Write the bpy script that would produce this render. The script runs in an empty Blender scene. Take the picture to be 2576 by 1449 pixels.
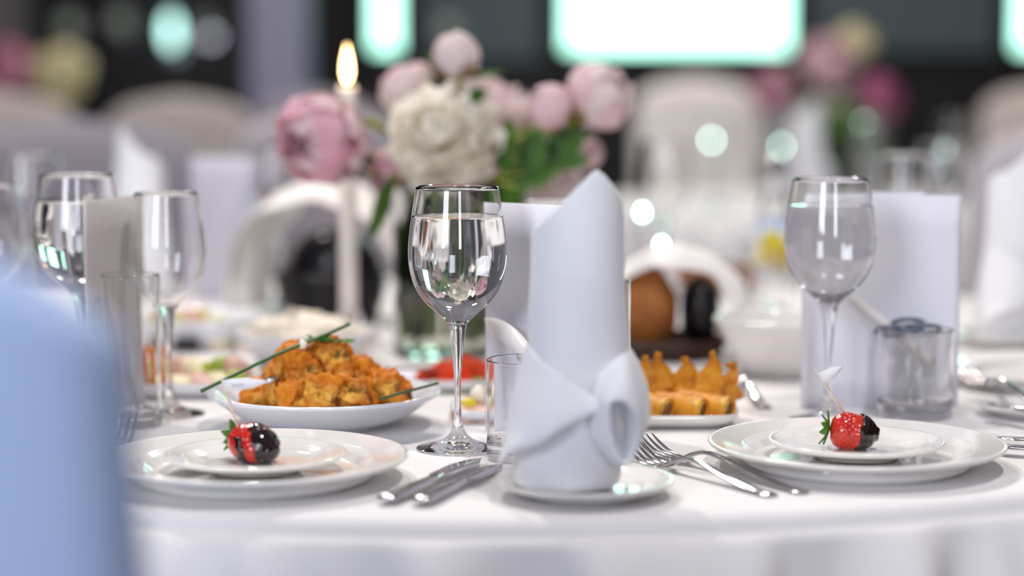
import bpy, bmesh, math, random
from math import pi, sin, cos, tan, sqrt, radians as R
from mathutils import Vector, Matrix, Euler, noise

random.seed(7)
SC = bpy.context.scene
COL = SC.collection
TZ = 0.75                       # table top height
H = 0.307                       # lens above the table top
F = 5200.0
TH = math.atan((724.5 - 210) / F)

# ------------------------------------------------------------ camera, world, light
cam_d = bpy.data.cameras.new('camera')
cam = bpy.data.objects.new('camera', cam_d)
COL.objects.link(cam)
cam.location = (0, 0, TZ + H)
cam.rotation_euler = (pi / 2 - TH, 0, 0)
cam_d.sensor_width = 36
cam_d.lens = F / 2576 * 36
cam_d.clip_start = 0.05
cam_d.dof.use_dof = True
cam_d.dof.focus_distance = 1.705
cam_d.dof.aperture_fstop = 1.75
SC.camera = cam

w = bpy.data.worlds.new('world')
SC.world = w
w.use_nodes = True
bg = w.node_tree.nodes['Background']
bg.inputs[0].default_value = (0.90, 0.86, 1.0, 1)
bg.inputs[1].default_value = 0.17

def area(name, loc, target, size, power, col, size_y=None):
    l = bpy.data.lights.new(name, 'AREA')
    l.energy = power; l.color = col
    l.shape = 'RECTANGLE' if size_y else 'DISK'
    l.size = size
    if size_y: l.size_y = size_y
    o = bpy.data.objects.new(name, l); COL.objects.link(o)
    o.location = loc
    o.rotation_euler = (Vector(target) - Vector(loc)).to_track_quat('-Z', 'Y').to_euler()
    return o
# ceiling lamps beyond the table, one added near-side lamp for brightness, tall cool windows behind the lens
area('ceiling_or_fill_light', (-1.25, 3.3, 3.9), (0, 2, TZ), 0.13, 53, (1.0, 0.945, 0.895))
area('ceiling_or_fill_light', (-0.55, 4.1, 3.9), (0, 2, TZ), 0.13, 46, (1.0, 0.94, 0.88))
area('ceiling_or_fill_light', (0.75, 1.0, 3.9), (0.1, 2.0, TZ), 0.25, 46, (1.0, 0.96, 0.93))  # added lamp over the near side to brighten flowers and napkin fronts
area('ceiling_or_fill_light', (0.6, 6.8, 3.8), (0.5, 6.2, TZ), 0.5, 54, (1.0, 0.93, 0.87))
area('ceiling_or_fill_light', (-1.8, 7.0, 3.8), (-1.5, 6.4, TZ), 0.5, 28, (1.0, 0.92, 0.85))
area('window_daylight', (-2.4, -2.6, 2.3), (0.0, 2.0, 0.9), 1.2, 140, (0.84, 0.89, 1.0), 2.4)
area('window_daylight', (0.7, -3.6, 2.3), (0.3, 2.0, 0.9), 0.6, 60, (0.86, 0.90, 1.0), 2.4)

vs = SC.view_settings
vs.view_transform = 'Standard'; vs.look = 'None'; vs.gamma = 1; vs.use_curve_mapping = False
vs.exposure = 0.0
SC.cycles.max_bounces = 16
SC.cycles.transmission_bounces = 16
SC.cycles.glossy_bounces = 6
SC.cycles.sample_clamp_indirect = 8

# ------------------------------------------------------------ measuring helpers
def ray(px, py):
    u = (px - 1288) / F; v = (724.5 - py) / F
    return Vector((u, cos(TH) + v * sin(TH), -sin(TH) + v * cos(TH)))
def D(px, py, Y):
    """point of the ray through the photograph's (px, py) at depth Y"""
    d = ray(px, py); return Vector((0, 0, TZ + H)) + d * (Y / d.y)
def G(px, py, z=0.0):
    """point on the plane z above the table top"""
    d = ray(px, py); return Vector((0, 0, TZ + H)) + d * ((z - H) / d.z)
def XY(px, Y, z=0.0):
    p = D(px, 900, Y); return Vector((p.x, Y, TZ + z))

# ------------------------------------------------------------ materials
MATS = {}
def mat(name, col, rough=0.5, metal=0.0, trans=0.0, ior=1.45, sss=0.0, spec=0.5, coat=0.0, emis=None, emis_s=0.0,
        bump=None, mix=None, sheen=0.0):
    """bump=(scale, strength, distance)  mix=(colour2, scale, lo, hi) or a list of those"""
    if name in MATS: return MATS[name]
    m = bpy.data.materials.new(name); m.use_nodes = True
    nt = m.node_tree; b = nt.nodes['Principled BSDF']
    b.inputs['Base Color'].default_value = (*col, 1)
    b.inputs['Roughness'].default_value = rough
    b.inputs['Metallic'].default_value = metal
    b.inputs['Transmission Weight'].default_value = trans
    b.inputs['IOR'].default_value = ior
    b.inputs['Specular IOR Level'].default_value = spec
    b.inputs['Coat Weight'].default_value = coat
    b.inputs['Sheen Weight'].default_value = sheen
    if sss:
        b.inputs['Subsurface Weight'].default_value = sss
        b.inputs['Subsurface Radius'].default_value = (0.008, 0.005, 0.004)
        b.inputs['Subsurface Scale'].default_value = 1.0
    if emis:
        b.inputs['Emission Color'].default_value = (*emis, 1)
        b.inputs['Emission Strength'].default_value = emis_s
    tc = None
    if bump or mix:
        tc = nt.nodes.new('ShaderNodeTexCoord')
    if mix:
        if not isinstance(mix, list): mix = [mix]
        prev = None
        for c2, s, lo, hi in mix:
            n = nt.nodes.new('ShaderNodeTexNoise'); n.inputs['Scale'].default_value = s
            n.inputs['Detail'].default_value = 5
            nt.links.new(tc.outputs['Object'], n.inputs['Vector'])
            mr = nt.nodes.new('ShaderNodeMapRange')
            mr.inputs[1].default_value = lo; mr.inputs[2].default_value = hi
            nt.links.new(n.outputs[0], mr.inputs[0])
            mx = nt.nodes.new('ShaderNodeMix'); mx.data_type = 'RGBA'
            nt.links.new(mr.outputs[0], mx.inputs[0])
            if prev is None: mx.inputs[6].default_value = (*col, 1)
            else: nt.links.new(prev, mx.inputs[6])
            mx.inputs[7].default_value = (*c2, 1)
            prev = mx.outputs[2]
        nt.links.new(prev, b.inputs['Base Color'])
    if bump:
        n = nt.nodes.new('ShaderNodeTexNoise'); n.inputs['Scale'].default_value = bump[0]
        n.inputs['Detail'].default_value = 4
        nt.links.new(tc.outputs['Object'], n.inputs['Vector'])
        bp = nt.nodes.new('ShaderNodeBump'); bp.inputs['Strength'].default_value = bump[1]
        bp.inputs['Distance'].default_value = bump[2]
        nt.links.new(n.outputs[0], bp.inputs['Height'])
        nt.links.new(bp.outputs[0], b.inputs['Normal'])
    MATS[name] = m
    return m

CLOTH = mat("white_cotton", (0.79, 0.765, 0.765), 0.85, spec=0.2, bump=(900, 0.12, 0.0006), sheen=0.15)
NAPK = mat('white_linen', (0.83, 0.83, 0.86), 0.8, spec=0.2, bump=(1400, 0.15, 0.0004), sheen=0.2)
WARMCLOTH = mat('warm_white_linen', (0.84, 0.80, 0.77), 0.85, spec=0.2)
CHAIRM = mat('shaded_mauve_chair_cover_fabric', (0.25, 0.225, 0.265), 0.9, spec=0.15, bump=(500, 0.1, 0.0006))  # shade on the far left chair painted in as a darker cover colour
CHAIRC = mat('chair_cover_fabric', (0.46, 0.42, 0.45), 0.9, spec=0.15, bump=(500, 0.1, 0.0006))
CHAIRB = mat('blue_lit_chair_cover_fabric', (0.44, 0.56, 0.82), 0.9, spec=0.15, bump=(500, 0.1, 0.0006))  # white cover with the blue daylight painted into its base colour
CHAIRL = mat('bright_cream_cover_fabric', (0.86, 0.80, 0.75), 0.9, spec=0.15)
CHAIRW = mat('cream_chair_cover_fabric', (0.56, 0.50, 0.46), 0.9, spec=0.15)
PORC = mat('porcelain', (0.82, 0.795, 0.765), 0.10, spec=0.55, coat=0.4)
PORCB = mat('cool_porcelain', (0.80, 0.80, 0.84), 0.14, spec=0.5, coat=0.3)
GLASS = mat('clear_glass', (1, 1, 1), 0.0, trans=1.0, ior=1.47)
WATER = mat('water', (1, 1, 1), 0.0, trans=1.0, ior=1.33)
VWATER = mat('vase_water', (0.72, 0.76, 0.66), 0.0, trans=1.0, ior=1.33)
STEEL = mat('polished_steel', (0.60, 0.58, 0.60), 0.10, metal=1.0)
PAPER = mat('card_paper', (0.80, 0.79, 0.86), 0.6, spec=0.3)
PAPERW = mat('warm_shaded_card_paper', (0.62, 0.57, 0.56), 0.6, spec=0.3)  # darker card paper for the left card, its shade painted into the colour
FLAGP = mat('flag_paper', (0.86, 0.85, 0.88), 0.7)
WOODL = mat('pale_birch', (0.80, 0.68, 0.54), 0.6, mix=((0.66, 0.52, 0.38), 300, 0.4, 0.7))
RIB = mat('white_satin', (0.86, 0.82, 0.79), 0.35, sss=0.2, sheen=0.3)
RIBB = mat('slate_organza', (0.20, 0.24, 0.31), 0.35, trans=0.3)
INK = mat('grey_ink', (0.20, 0.20, 0.22), 0.7)
GREEN = mat('leaf_green', (0.022, 0.070, 0.008), 0.5, spec=0.25, mix=((0.065, 0.14, 0.012), 30, 0.4, 0.7))
STEMG = mat('stem_green', (0.20, 0.28, 0.03), 0.5, mix=((0.38, 0.38, 0.06), 20, 0.4, 0.7))
CHIVE = mat('chive_green', (0.035, 0.10, 0.025), 0.4)
PARS = mat('parsley_green', (0.07, 0.20, 0.02), 0.5)
SEPAL = mat('sepal_rust', (0.36, 0.10, 0.05), 0.5, mix=((0.20, 0.24, 0.06), 60, 0.4, 0.65))
def petalm(name, c, c2, s=18, tl=0.38):
    m = mat(name, c, 0.75, spec=0.15, mix=(c2, s, 0.38, 0.68))
    nt = m.node_tree; b = nt.nodes['Principled BSDF']; out = nt.nodes['Material Output']
    tr = nt.nodes.new('ShaderNodeBsdfTranslucent'); mx = nt.nodes.new('ShaderNodeMixShader'); mx.inputs[0].default_value = tl
    src = b.inputs['Base Color'].links[0].from_socket
    nt.links.new(src, tr.inputs[0]); nt.links.new(b.outputs[0], mx.inputs[1]); nt.links.new(tr.outputs[0], mx.inputs[2])
    nt.links.new(mx.outputs[0], out.inputs[0])
    return m
PW = petalm('petal_cream', (0.95, 0.92, 0.82), (0.96, 0.94, 0.90), tl=0.55)
PY = petalm('petal_pale_yellow', (0.93, 0.88, 0.58), (0.94, 0.91, 0.74), tl=0.5)
PP = petalm('petal_pink', (0.80, 0.42, 0.52), (0.86, 0.62, 0.70))
PL = petalm('petal_light_pink', (0.86, 0.62, 0.64), (0.86, 0.74, 0.76))
PB = petalm('petal_blush', (0.86, 0.72, 0.70), (0.87, 0.80, 0.80))
PD = petalm('petal_deep_pink', (0.55, 0.12, 0.30), (0.70, 0.30, 0.45))
RED = mat('strawberry_red', (0.52, 0.012, 0.010), 0.16, sss=0.1, coat=0.5, mix=((0.62, 0.035, 0.015), 60, 0.4, 0.7))
SEED = mat('strawberry_seed', (0.62, 0.28, 0.08), 0.4)
CHOC = mat('dark_chocolate', (0.012, 0.004, 0.004), 0.09, coat=0.7)
FRY = mat('fried_batter', (0.62, 0.20, 0.008), 0.55, spec=0.28, bump=(260, 0.5, 0.002),
          mix=[((0.34, 0.055, 0.002), 34, 0.42, 0.60), ((0.84, 0.46, 0.075), 26, 0.52, 0.66), ((0.05, 0.008, 0.002), 55, 0.57, 0.68)])
PASTRY = mat('fried_pastry', (0.72, 0.30, 0.020), 0.5, spec=0.3, bump=(160, 0.4, 0.001),
             mix=[((0.45, 0.12, 0.006), 60, 0.45, 0.62), ((0.86, 0.52, 0.10), 40, 0.52, 0.68), ((0.20, 0.05, 0.01), 90, 0.62, 0.72)])
FILL = mat('roll_filling', (0.20, 0.09, 0.03), 0.6, mix=((0.42, 0.22, 0.08), 180, 0.45, 0.6), bump=(300, 0.8, 0.002))
BREAD = mat('brown_bread', (0.26, 0.075, 0.012), 0.7, mix=((0.38, 0.14, 0.03), 40, 0.4, 0.7), bump=(80, 0.4, 0.003))
BLACK = mat('black_lacquer', (0.006, 0.005, 0.007), 0.25, spec=0.35)
WICK = mat('dark_wicker', (0.040, 0.014, 0.008), 0.5)
TOM = mat('tomato_red', (0.62, 0.025, 0.006), 0.3, spec=0.3, mix=((0.66, 0.09, 0.02), 50, 0.4, 0.7))
CUC = mat('cucumber_skin', (0.02, 0.05, 0.01), 0.3)
CUCF = mat('cucumber_flesh', (0.30, 0.36, 0.09), 0.35)
YEL = mat('yellow_pepper', (0.70, 0.55, 0.04), 0.35)
LETT = mat('lettuce_green', (0.42, 0.50, 0.06), 0.45, mix=((0.20, 0.32, 0.04), 40, 0.4, 0.7))
HAM = mat('rolled_ham', (0.50, 0.24, 0.19), 0.45, mix=((0.66, 0.42, 0.34), 50, 0.4, 0.6))
CARROT = mat('carrot_orange', (0.74, 0.22, 0.05), 0.4)
CHEESE = mat('pale_cheese', (0.82, 0.72, 0.48), 0.45)
CREAM = mat('cream_dressing', (0.82, 0.74, 0.62), 0.4, sss=0.1, bump=(60, 0.4, 0.004))
SALM = mat('smoked_salmon', (0.80, 0.46, 0.34), 0.35, sss=0.1, mix=((0.86, 0.62, 0.52), 70, 0.45, 0.6))
OLIVE = mat('black_olive', (0.008, 0.006, 0.008), 0.15)
WAX = mat('candle_wax', (0.86, 0.80, 0.74), 0.4, sss=0.5)
LABEL = mat('bottle_label', (0.62, 0.70, 0.84), 0.5, mix=((0.15, 0.28, 0.6), 40, 0.55, 0.6))
DARKW = mat('dark_wall_paint', (0.010, 0.008, 0.010), 0.6)
GREYW = mat('grey_green_wall_paint', (0.115, 0.155, 0.165), 0.7)
LILAC = mat('lilac_column_paint', (0.32, 0.31, 0.43), 0.7)
TAUPE = mat('taupe_column_paint', (0.10, 0.085, 0.085), 0.7)
FLOOR = mat('brown_carpet', (0.12, 0.085, 0.075), 0.9, mix=((0.07, 0.05, 0.045), 8, 0.4, 0.6))
WOOD = mat('table_wood', (0.28, 0.16, 0.09), 0.5)

def emission(name, col, s):
    m = bpy.data.materials.new(name); m.use_nodes = True
    nt = m.node_tree; nt.nodes.clear()
    e = nt.nodes.new('ShaderNodeEmission'); o = nt.nodes.new('ShaderNodeOutputMaterial')
    e.inputs[0].default_value = (*col, 1); e.inputs[1].default_value = s
    nt.links.new(e.outputs[0], o.inputs[0])
    return m
SKYW = emission('bright_daylight_pane', (0.50, 1.0, 0.82), 4.0)
FLAME = emission('candle_flame_glow', (1.0, 0.66, 0.28), 16.0)
GLINT = emission('glass_glint_glow', (0.62, 1.0, 0.86), 40.0)  # glow for the added glass glints, no real flame
LAMPC = emission('cool_lamp_glow', (0.50, 0.85, 0.80), 4.5)
LAMPD = emission('dim_lamp_glow', (0.75, 0.85, 0.72), 0.26)

# ------------------------------------------------------------ mesh helpers
def link(name, me, m, parent=None, loc=None, smooth=True):
    if m is not None and len(me.materials) == 0:
        for x in (m if isinstance(m, (list, tuple)) else [m]): me.materials.append(x)
    if smooth:
        me.polygons.foreach_set('use_smooth', [True] * len(me.polygons))
    o = bpy.data.objects.new(name, me); COL.objects.link(o)
    if parent is not None: o.parent = parent
    if loc is not None: o.location = loc
    return o
def mk(name, verts, faces, smooth=True):
    me = bpy.data.meshes.new(name); me.from_pydata([tuple(v) for v in verts], [], faces); me.update()
    return me
def tag(o, label=None, cat=None, group=None, kind=None):
    if label: o['label'] = label
    if cat: o['category'] = cat
    if group: o['group'] = group
    if kind: o['kind'] = kind
    return o
def thing(name, label, cat, loc, rotz=0, group=None):
    o = bpy.data.objects.new(name, None); COL.objects.link(o)
    o.empty_display_size = 0.02
    o.location = loc; o.rotation_euler = (0, 0, rotz)
    return tag(o, label, cat, group)
def copy_tree(o, parent=None):
    c = o.copy(); COL.objects.link(c)
    if parent is not None: c.parent = parent
    for ch in list(o.children): copy_tree(ch, c)
    return c
def dup(o, loc, label, rotz=None, group=None, scale=None):
    c = copy_tree(o); c.location = loc; c['label'] = label
    if rotz is not None: c.rotation_euler[2] = rotz
    if group: c['group'] = group
    if scale: c.scale = scale if hasattr(scale, '__len__') else (scale,) * 3
    return c
def lathe(prof, seg=72, sx=1.0, sy=1.0, fn=None):
    """closed surface of revolution; r == 0 points become poles"""
    vs_, fs = [], []
    rings = []
    dense = [prof[0]]
    for (r0, z0), (r1, z1) in zip(prof[:-1], prof[1:]):
        ln = sqrt((r1 - r0) ** 2 + (z1 - z0) ** 2); e = 0.0007
        if ln > 0.006:
            for q in (e / ln, 3 * e / ln, 1 - 3 * e / ln, 1 - e / ln): dense.append((r0 + (r1 - r0) * q, z0 + (z1 - z0) * q))
        dense.append((r1, z1))
    for r, z in dense:
        if r <= 1e-7:
            rings.append([len(vs_)]); vs_.append((0, 0, z))
        else:
            rings.append(list(range(len(vs_), len(vs_) + seg)))
            for k in range(seg):
                a = 2 * pi * k / seg
                x, y, zz = r * cos(a) * sx, r * sin(a) * sy, z
                if fn: x, y, zz = fn(x, y, zz, a)
                vs_.append((x, y, zz))
    for A, B in zip(rings[:-1], rings[1:]):
        if len(A) == 1 and len(B) == 1: continue
        for k in range(seg):
            k2 = (k + 1) % seg
            if len(A) == 1: fs.append((A[0], B[k2], B[k]))
            elif len(B) == 1: fs.append((A[k], A[k2], B[0]))
            else: fs.append((A[k], A[k2], B[k2], B[k]))
    me = mk('lathe', vs_, fs)
    bm = bmesh.new(); bm.from_mesh(me); bmesh.ops.recalc_face_normals(bm, faces=bm.faces); bm.to_mesh(me); bm.free()
    return me
def smooth_prof(pts, n=6):
    """Catmull-Rom through (r, z) points"""
    out = []
    for i in range(len(pts) - 1):
        p0 = pts[max(i - 1, 0)]; p1 = pts[i]; p2 = pts[i + 1]; p3 = pts[min(i + 2, len(pts) - 1)]
        for k in range(n):
            t = k / n
            out.append(tuple(max(0, 0.5 * (2 * b + (c - a) * t + (2 * a - 5 * b + 4 * c - d) * t * t + (-a + 3 * b - 3 * c + d) * t ** 3)) if j == 0 else
                             0.5 * (2 * b + (c - a) * t + (2 * a - 5 * b + 4 * c - d) * t * t + (-a + 3 * b - 3 * c + d) * t ** 3)
                             for j, (a, b, c, d) in enumerate(zip(p0, p1, p2, p3))))
    out.append(pts[-1])
    return out
def cr(p0, p1, p2, p3, t):
    return 0.5 * (2 * p1 + (p2 - p0) * t + (2 * p0 - 5 * p1 + 4 * p2 - p3) * t * t + (-p0 + 3 * p1 - 3 * p2 + p3) * t ** 3)
def curve(pts, n, closed=False):
    pts = [Vector(p) for p in pts]; out = []; N = len(pts)
    segs = N if closed else N - 1
    for i in range(segs):
        g = (lambda j: pts[j % N]) if closed else (lambda j: pts[min(max(j, 0), N - 1)])
        for k in range(n): out.append(cr(g(i - 1), g(i), g(i + 1), g(i + 2), k / n))
    if not closed: out.append(pts[-1])
    return out
def sheet_data(grid, nu=6, nv=6, closed_v=False):
    rows = [curve(r, nv, closed_v) for r in grid]
    cols = [curve([row[j] for row in rows], nu) for j in range(len(rows[0]))]
    nU, nV = len(cols[0]), len(cols)
    vs_ = [cols[j][i] for i in range(nU) for j in range(nV)]
    fs = []
    for i in range(nU - 1):
        for j in range(nV if closed_v else nV - 1):
            j2 = (j + 1) % nV
            fs.append((i * nV + j, i * nV + j2, (i + 1) * nV + j2, (i + 1) * nV + j))
    return vs_, fs
def merge(parts):
    V, Fc = [], []
    for v, f in parts:
        o = len(V); V += list(v); Fc += [tuple(i + o for i in q) for q in f]
    return V, Fc
def tube_data(pts, radii, seg=10, cap=True, flat=1.0):
    pts = [Vector(p) for p in pts]
    if not hasattr(radii, '__len__'): radii = [radii] * len(pts)
    V, Fc = [], []; prev = None
    for i, p in enumerate(pts):
        t = (pts[min(i + 1, len(pts) - 1)] - pts[max(i - 1, 0)]).normalized()
        if prev is None:
            a = Vector((0, 0, 1)) if abs(t.z) < 0.9 else Vector((1, 0, 0))
            u = t.cross(a).normalized()
        else:
            u = (prev - t * prev.dot(t)).normalized()
        prev = u; v = t.cross(u)
        for k in range(seg):
            a = 2 * pi * k / seg
            V.append(p + (u * cos(a) + v * sin(a) * flat) * radii[i])
    for i in range(len(pts) - 1):
        for k in range(seg):
            k2 = (k + 1) % seg
            Fc.append((i * seg + k, i * seg + k2, (i + 1) * seg + k2, (i + 1) * seg + k))
    if cap:
        Fc.append(tuple(range(seg))[::-1]); Fc.append(tuple(range((len(pts) - 1) * seg, len(pts) * seg)))
    return V, Fc
def tube(name, pts, radii, m, parent=None, loc=None, seg=10, flat=1.0):
    return link(name, mk(name, *tube_data(pts, radii, seg, True, flat)), m, parent, loc)
def solid(o, t, offset=0, sub=0):
    s = o.modifiers.new('thickness', 'SOLIDIFY'); s.thickness = t; s.offset = offset
    if sub:
        ss = o.modifiers.new('smooth', 'SUBSURF'); ss.levels = sub; ss.render_levels = sub
    return o
def box_data(x0, x1, y0, y1, z0, z1):
    V = [Vector(p) for p in ((x0, y0, z0), (x1, y0, z0), (x1, y1, z0), (x0, y1, z0), (x0, y0, z1), (x1, y0, z1), (x1, y1, z1), (x0, y1, z1))]
    return V, [(0, 3, 2, 1), (4, 5, 6, 7), (0, 1, 5, 4), (1, 2, 6, 5), (2, 3, 7, 6), (3, 0, 4, 7)]
def box(name, b, m, parent=None, bevel=0.0, loc=None):
    me = mk(name, *box_data(*b))
    o = link(name, me, m, parent, loc, smooth=False)
    if bevel:
        md = o.modifiers.new('bevel', 'BEVEL'); md.width = bevel; md.segments = 3
    return o
def blob_mesh(rx, ry, rz, amp, scale, seed=0, sub=4, bend=0.0):
    bm = bmesh.new(); bmesh.ops.create_icosphere(bm, subdivisions=sub, radius=1)
    off = Vector((seed * 3.7, seed * 1.3, -seed * 2.1))
    mr = min(rx, ry, rz)
    for v in bm.verts:
        n = v.co.copy()
        p = Vector((n.x * rx, n.y * ry, n.z * rz))
        d = noise.noise(p * scale + off) * amp + noise.noise(p * scale * 2.7 + off) * amp * 0.45 + noise.noise(p * scale * 6 + off) * amp * 0.15
        p = p + n * d
        p.z -= bend * (p.x * p.x) / max(rx, 1e-6)
        v.co = p
    me = bpy.data.meshes.new('blob'); bm.to_mesh(me); bm.free()
    return me

# ------------------------------------------------------------ the hall
def struct(name, me_or_data, m, smooth=False):
    me = me_or_data if isinstance(me_or_data, bpy.types.Mesh) else mk(name, *me_or_data)
    o = link(name, me, m, smooth=smooth); o['kind'] = 'structure'
    return o
WY = 9.6
struct('floor', box_data(-7, 7, -4.5, WY + 0.2, -0.1, 0.0), FLOOR)
def wx(px): return (px - 1288) / F * WY * 1.003
def wz(py): return D(1288, py, WY).z
# back wall pieces: solid wall under and beside the window openings
wb = struct('wall_back', merge([
    box_data(-7, 7, WY + 0.10, WY + 0.2, 0, 4.0),
    box_data(-7, 7, WY, WY + 0.15, 0, wz(172)),
    box_data(-7, wx(885), WY, WY + 0.15, wz(172), 4.0),
    box_data(wx(885), wx(2100), WY, WY + 0.15, 2.9, 4.0),
    box_data(wx(2540), 7, WY, WY + 0.15, 2.9, 4.0),
]), DARKW)
pieces = struct('wall_back_panelling', merge([
    box_data(wx(1062), wx(1362), WY - 0.01, WY + 0.12, wz(150), 2.9),
    box_data(wx(2035), wx(2495), WY - 0.01, WY + 0.12, wz(130), 4.0),
]), GREYW)
def hall_window(n, x0, x1, z0, z1=2.9):
    wo = struct('window_%d' % n, merge([box_data(x0 - 0.02, x0 + 0.012, WY - 0.02, WY + 0.13, z0, z1), box_data(x1 - 0.012, x1 + 0.02, WY - 0.02, WY + 0.13, z0, z1),
                                       box_data(x0 - 0.02, x1 + 0.02, WY - 0.03, WY + 0.13, z0 - 0.02, z0 + 0.005), box_data(x0, x1, WY - 0.02, WY + 0.13, z1 - 0.03, z1)]), DARKW)
    link('pane', mk('pane', *box_data(x0 + 0.012, x1 - 0.012, WY + 0.05, WY + 0.06, z0 + 0.005, z1 - 0.03)), SKYW, wo, smooth=False)
hall_window(1, wx(935), wx(1010), wz(128))
hall_window(2, wx(1415), wx(1985), wz(128))
hall_window(3, wx(2535), wx(3100), wz(128))
struct('wall_left', box_data(-7.1, -7, -4.5, WY + 0.2, 0, 4.0), TAUPE)
struct('wall_right', box_data(7, 7.1, -4.5, WY + 0.2, 0, 4.0), TAUPE)
struct('baseboard_back', box_data(-7, 7, WY - 0.02, WY, 0, 0.1), DARKW)
def column(name, px0, px1, Y, m, label):
    x0, x1 = (px0 - 1288) / F * Y, (px1 - 1288) / F * Y
    t = thing(name, label, 'column', ((x0 + x1) / 2, Y + 0.15, 0))
    hw = (x1 - x0) / 2
    box('shaft', (-hw, hw, -0.15, 0.15, 0.12, 4.0), m, t, 0.01)
    box('plinth', (-hw - 0.03, hw + 0.03, -0.18, 0.18, 0, 0.12), m, t, 0.008)
    box('capital', (-hw - 0.03, hw + 0.03, -0.18, 0.18, 3.9, 4.0), m, t, 0.008)
column('square_column', 628, 768, 8.4, LILAC, 'lilac grey square column against the dark wall left of the candle')
column('square_column', -60, 50, 8.2, TAUPE, 'taupe grey square column at the far left edge of the hall')
# wall lamps on the dark wall
def wall_lamp(px, py, r, m, label, tall=1.0):
    p = D(px, py, WY - 0.12)
    t = thing('wall_lamp', label, 'lamp', (p.x, WY, p.z), 0, 'lamps on the dark back wall')
    link('lamp_globe', lathe([(0, -r * tall)] + [(r * cos(a), r * tall * sin(a)) for a in [-pi / 2 + pi * k / 12 for k in range(1, 12)]] + [(0, r * tall)], 24), m, t, (0, -0.12, 0))
    tube('lamp_arm', [(0, -0.01, -r * tall - .02), (0, -0.07, -r * tall - 0.03), (0, -0.12, -r * tall)], 0.006, STEEL, t)
    link('wall_plate', lathe([(0, 0), (0.03, 0), (0.03, 0.012), (0, 0.012)], 24), STEEL, t, (0, 0, -r * tall - .02)).rotation_euler = (pi / 2, 0, 0)
wall_lamp(176, 60, 0.045, LAMPD, 'dim greenish globe lamp, leftmost on the dark back wall')
wall_lamp(305, 52, 0.045, LAMPD, 'dim yellowish globe lamp, second from the left on the dark wall')
wall_lamp(431, 78, 0.028, LAMPC, 'bright tall cool wall lamp glowing on the dark back wall', 2.6)
wall_lamp(520, 62, 0.03, LAMPD, 'faint brownish globe lamp beside the lilac column')
wall_lamp(1128, 70, 0.05, LAMPD, 'dim pale lamp on the green wall beside the small window')

# ------------------------------------------------------------ chairs in fabric covers
def chair_back_mesh(wd, h, lean=0.10, th=0.055, corner=0.10, taper=0.04, dome=0.018):
    vs_, fs = [], []; nz = 40; nk = 32
    rings = []
    for i in range(nz + 1):
        t = 1 - (1 - i / nz) ** 1.6; z = h * t
        z0 = max(0.0, (z - (h - corner)) / corner)
        ww = wd / 2 * (1 - taper * t) * (1 - 0.34 * (corner / 0.10) * z0 ** 3.0)
        tt = th * (1 - 0.25 * t) * (1 - 0.55 * z0 ** 4)
        yo = -lean * max(0, z - 0.42) / max(h - 0.42, .01)
        ring = []
        for k in range(nk):
            a = 2 * pi * k / nk
            c, s = cos(a), sin(a)
            x = ww * math.copysign(abs(c) ** 0.45, c); y = tt * math.copysign(abs(s) ** 0.6, s)
            dz = -dome * max(0, (z / h - .8) / .2) * (x / ww) ** 2
            fold = 0.004 * sin(x * 60 + z * 6) * (1 - t)
            ring.append(len(vs_)); vs_.append((x, y + yo + fold, z + dz))
        rings.append(ring)
    for A, B in zip(rings[:-1], rings[1:]):
        for k in range(nk):
            k2 = (k + 1) % nk; fs.append((A[k], A[k2], B[k2], B[k]))
    top = len(vs_); vs_.append((0, -lean, h + 0.006))
    for k in range(nk): fs.append((rings[-1][k], rings[-1][(k + 1) % nk], top))
    return mk('back', vs_, fs)
def chair_seat_mesh():
    vs_, fs = [], []; nk = 48; rings = []
    for z, s, fl in ((0.02, 1.06, 1), (0.15, 1.04, .8), (0.3, 1.02, .5), (0.42, 1.0, .1), (0.455, 0.98, 0), (0.47, 0.90, 0), (0.472, 0.5, 0)):
        ring = []
        for k in range(nk):
            a = 2 * pi * k / nk; c, sn = cos(a), sin(a)
            f = 1 + 0.03 * fl * sin(a * 12)
            ring.append(len(vs_)); vs_.append((0.215 * s * f * math.copysign(abs(c) ** 0.4, c), 0.205 + 0.18 * s * f * math.copysign(abs(sn) ** 0.4, sn), z))
        rings.append(ring)
    for A, B in zip(rings[:-1], rings[1:]):
        for k in range(nk):
            k2 = (k + 1) % nk; fs.append((A[k], A[k2], B[k2], B[k]))
    fs.append(tuple(rings[-1]))
    return mk('seat', vs_, fs)
SEATM = chair_seat_mesh()
def chair(x, y, rz, m, label, h=1.0, wd=0.44, group='chairs in fabric covers around the hall', **kw):
    """the local +y side is the seat side"""
    t = thing('covered_chair', label, 'chair', (x, y, 0), rz, group)
    me = chair_back_mesh(wd, h, **kw)
    link('back_cover', me, m, t)
    sm = SEATM.copy(); sm.materials.clear()
    link('seat_cover', sm, m, t)
    for sx in (-.17, .17):
        for sy in (.05, .34):
            tube('leg', [(sx, sy, 0), (sx, sy, 0.44)], 0.014, WOOD, t, seg=8)
    return t
chair(-0.367, 0.922, R(4), CHAIRB, 'blue lit covered chair back in the near left corner, close to the lens', h=1.028, wd=0.455, corner=0.035, taper=0.11, dome=0.062)
chair(-0.81, 3.86, pi + R(12), CHAIRM, 'mauve grey covered chair at the far left of the laid table', h=0.985, wd=0.50)
chair(1.02, 3.60, pi - R(14), CHAIRC, 'mauve covered chair at the far right of the laid table', h=0.985, wd=0.46)
chair(-0.42, 4.55, R(20), CHAIRC, 'grey covered chair standing behind the candle', h=1.0)
chair(0.61, 6.66, pi + R(4), CHAIRL, 'cream covered chair with rounded top between the bouquet and pink flowers', h=1.07, wd=0.43)
chair(1.66, 6.45, pi - R(25), CHAIRW, 'beige covered chair right of the distant pink flowers', h=1.05, wd=0.46)
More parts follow.
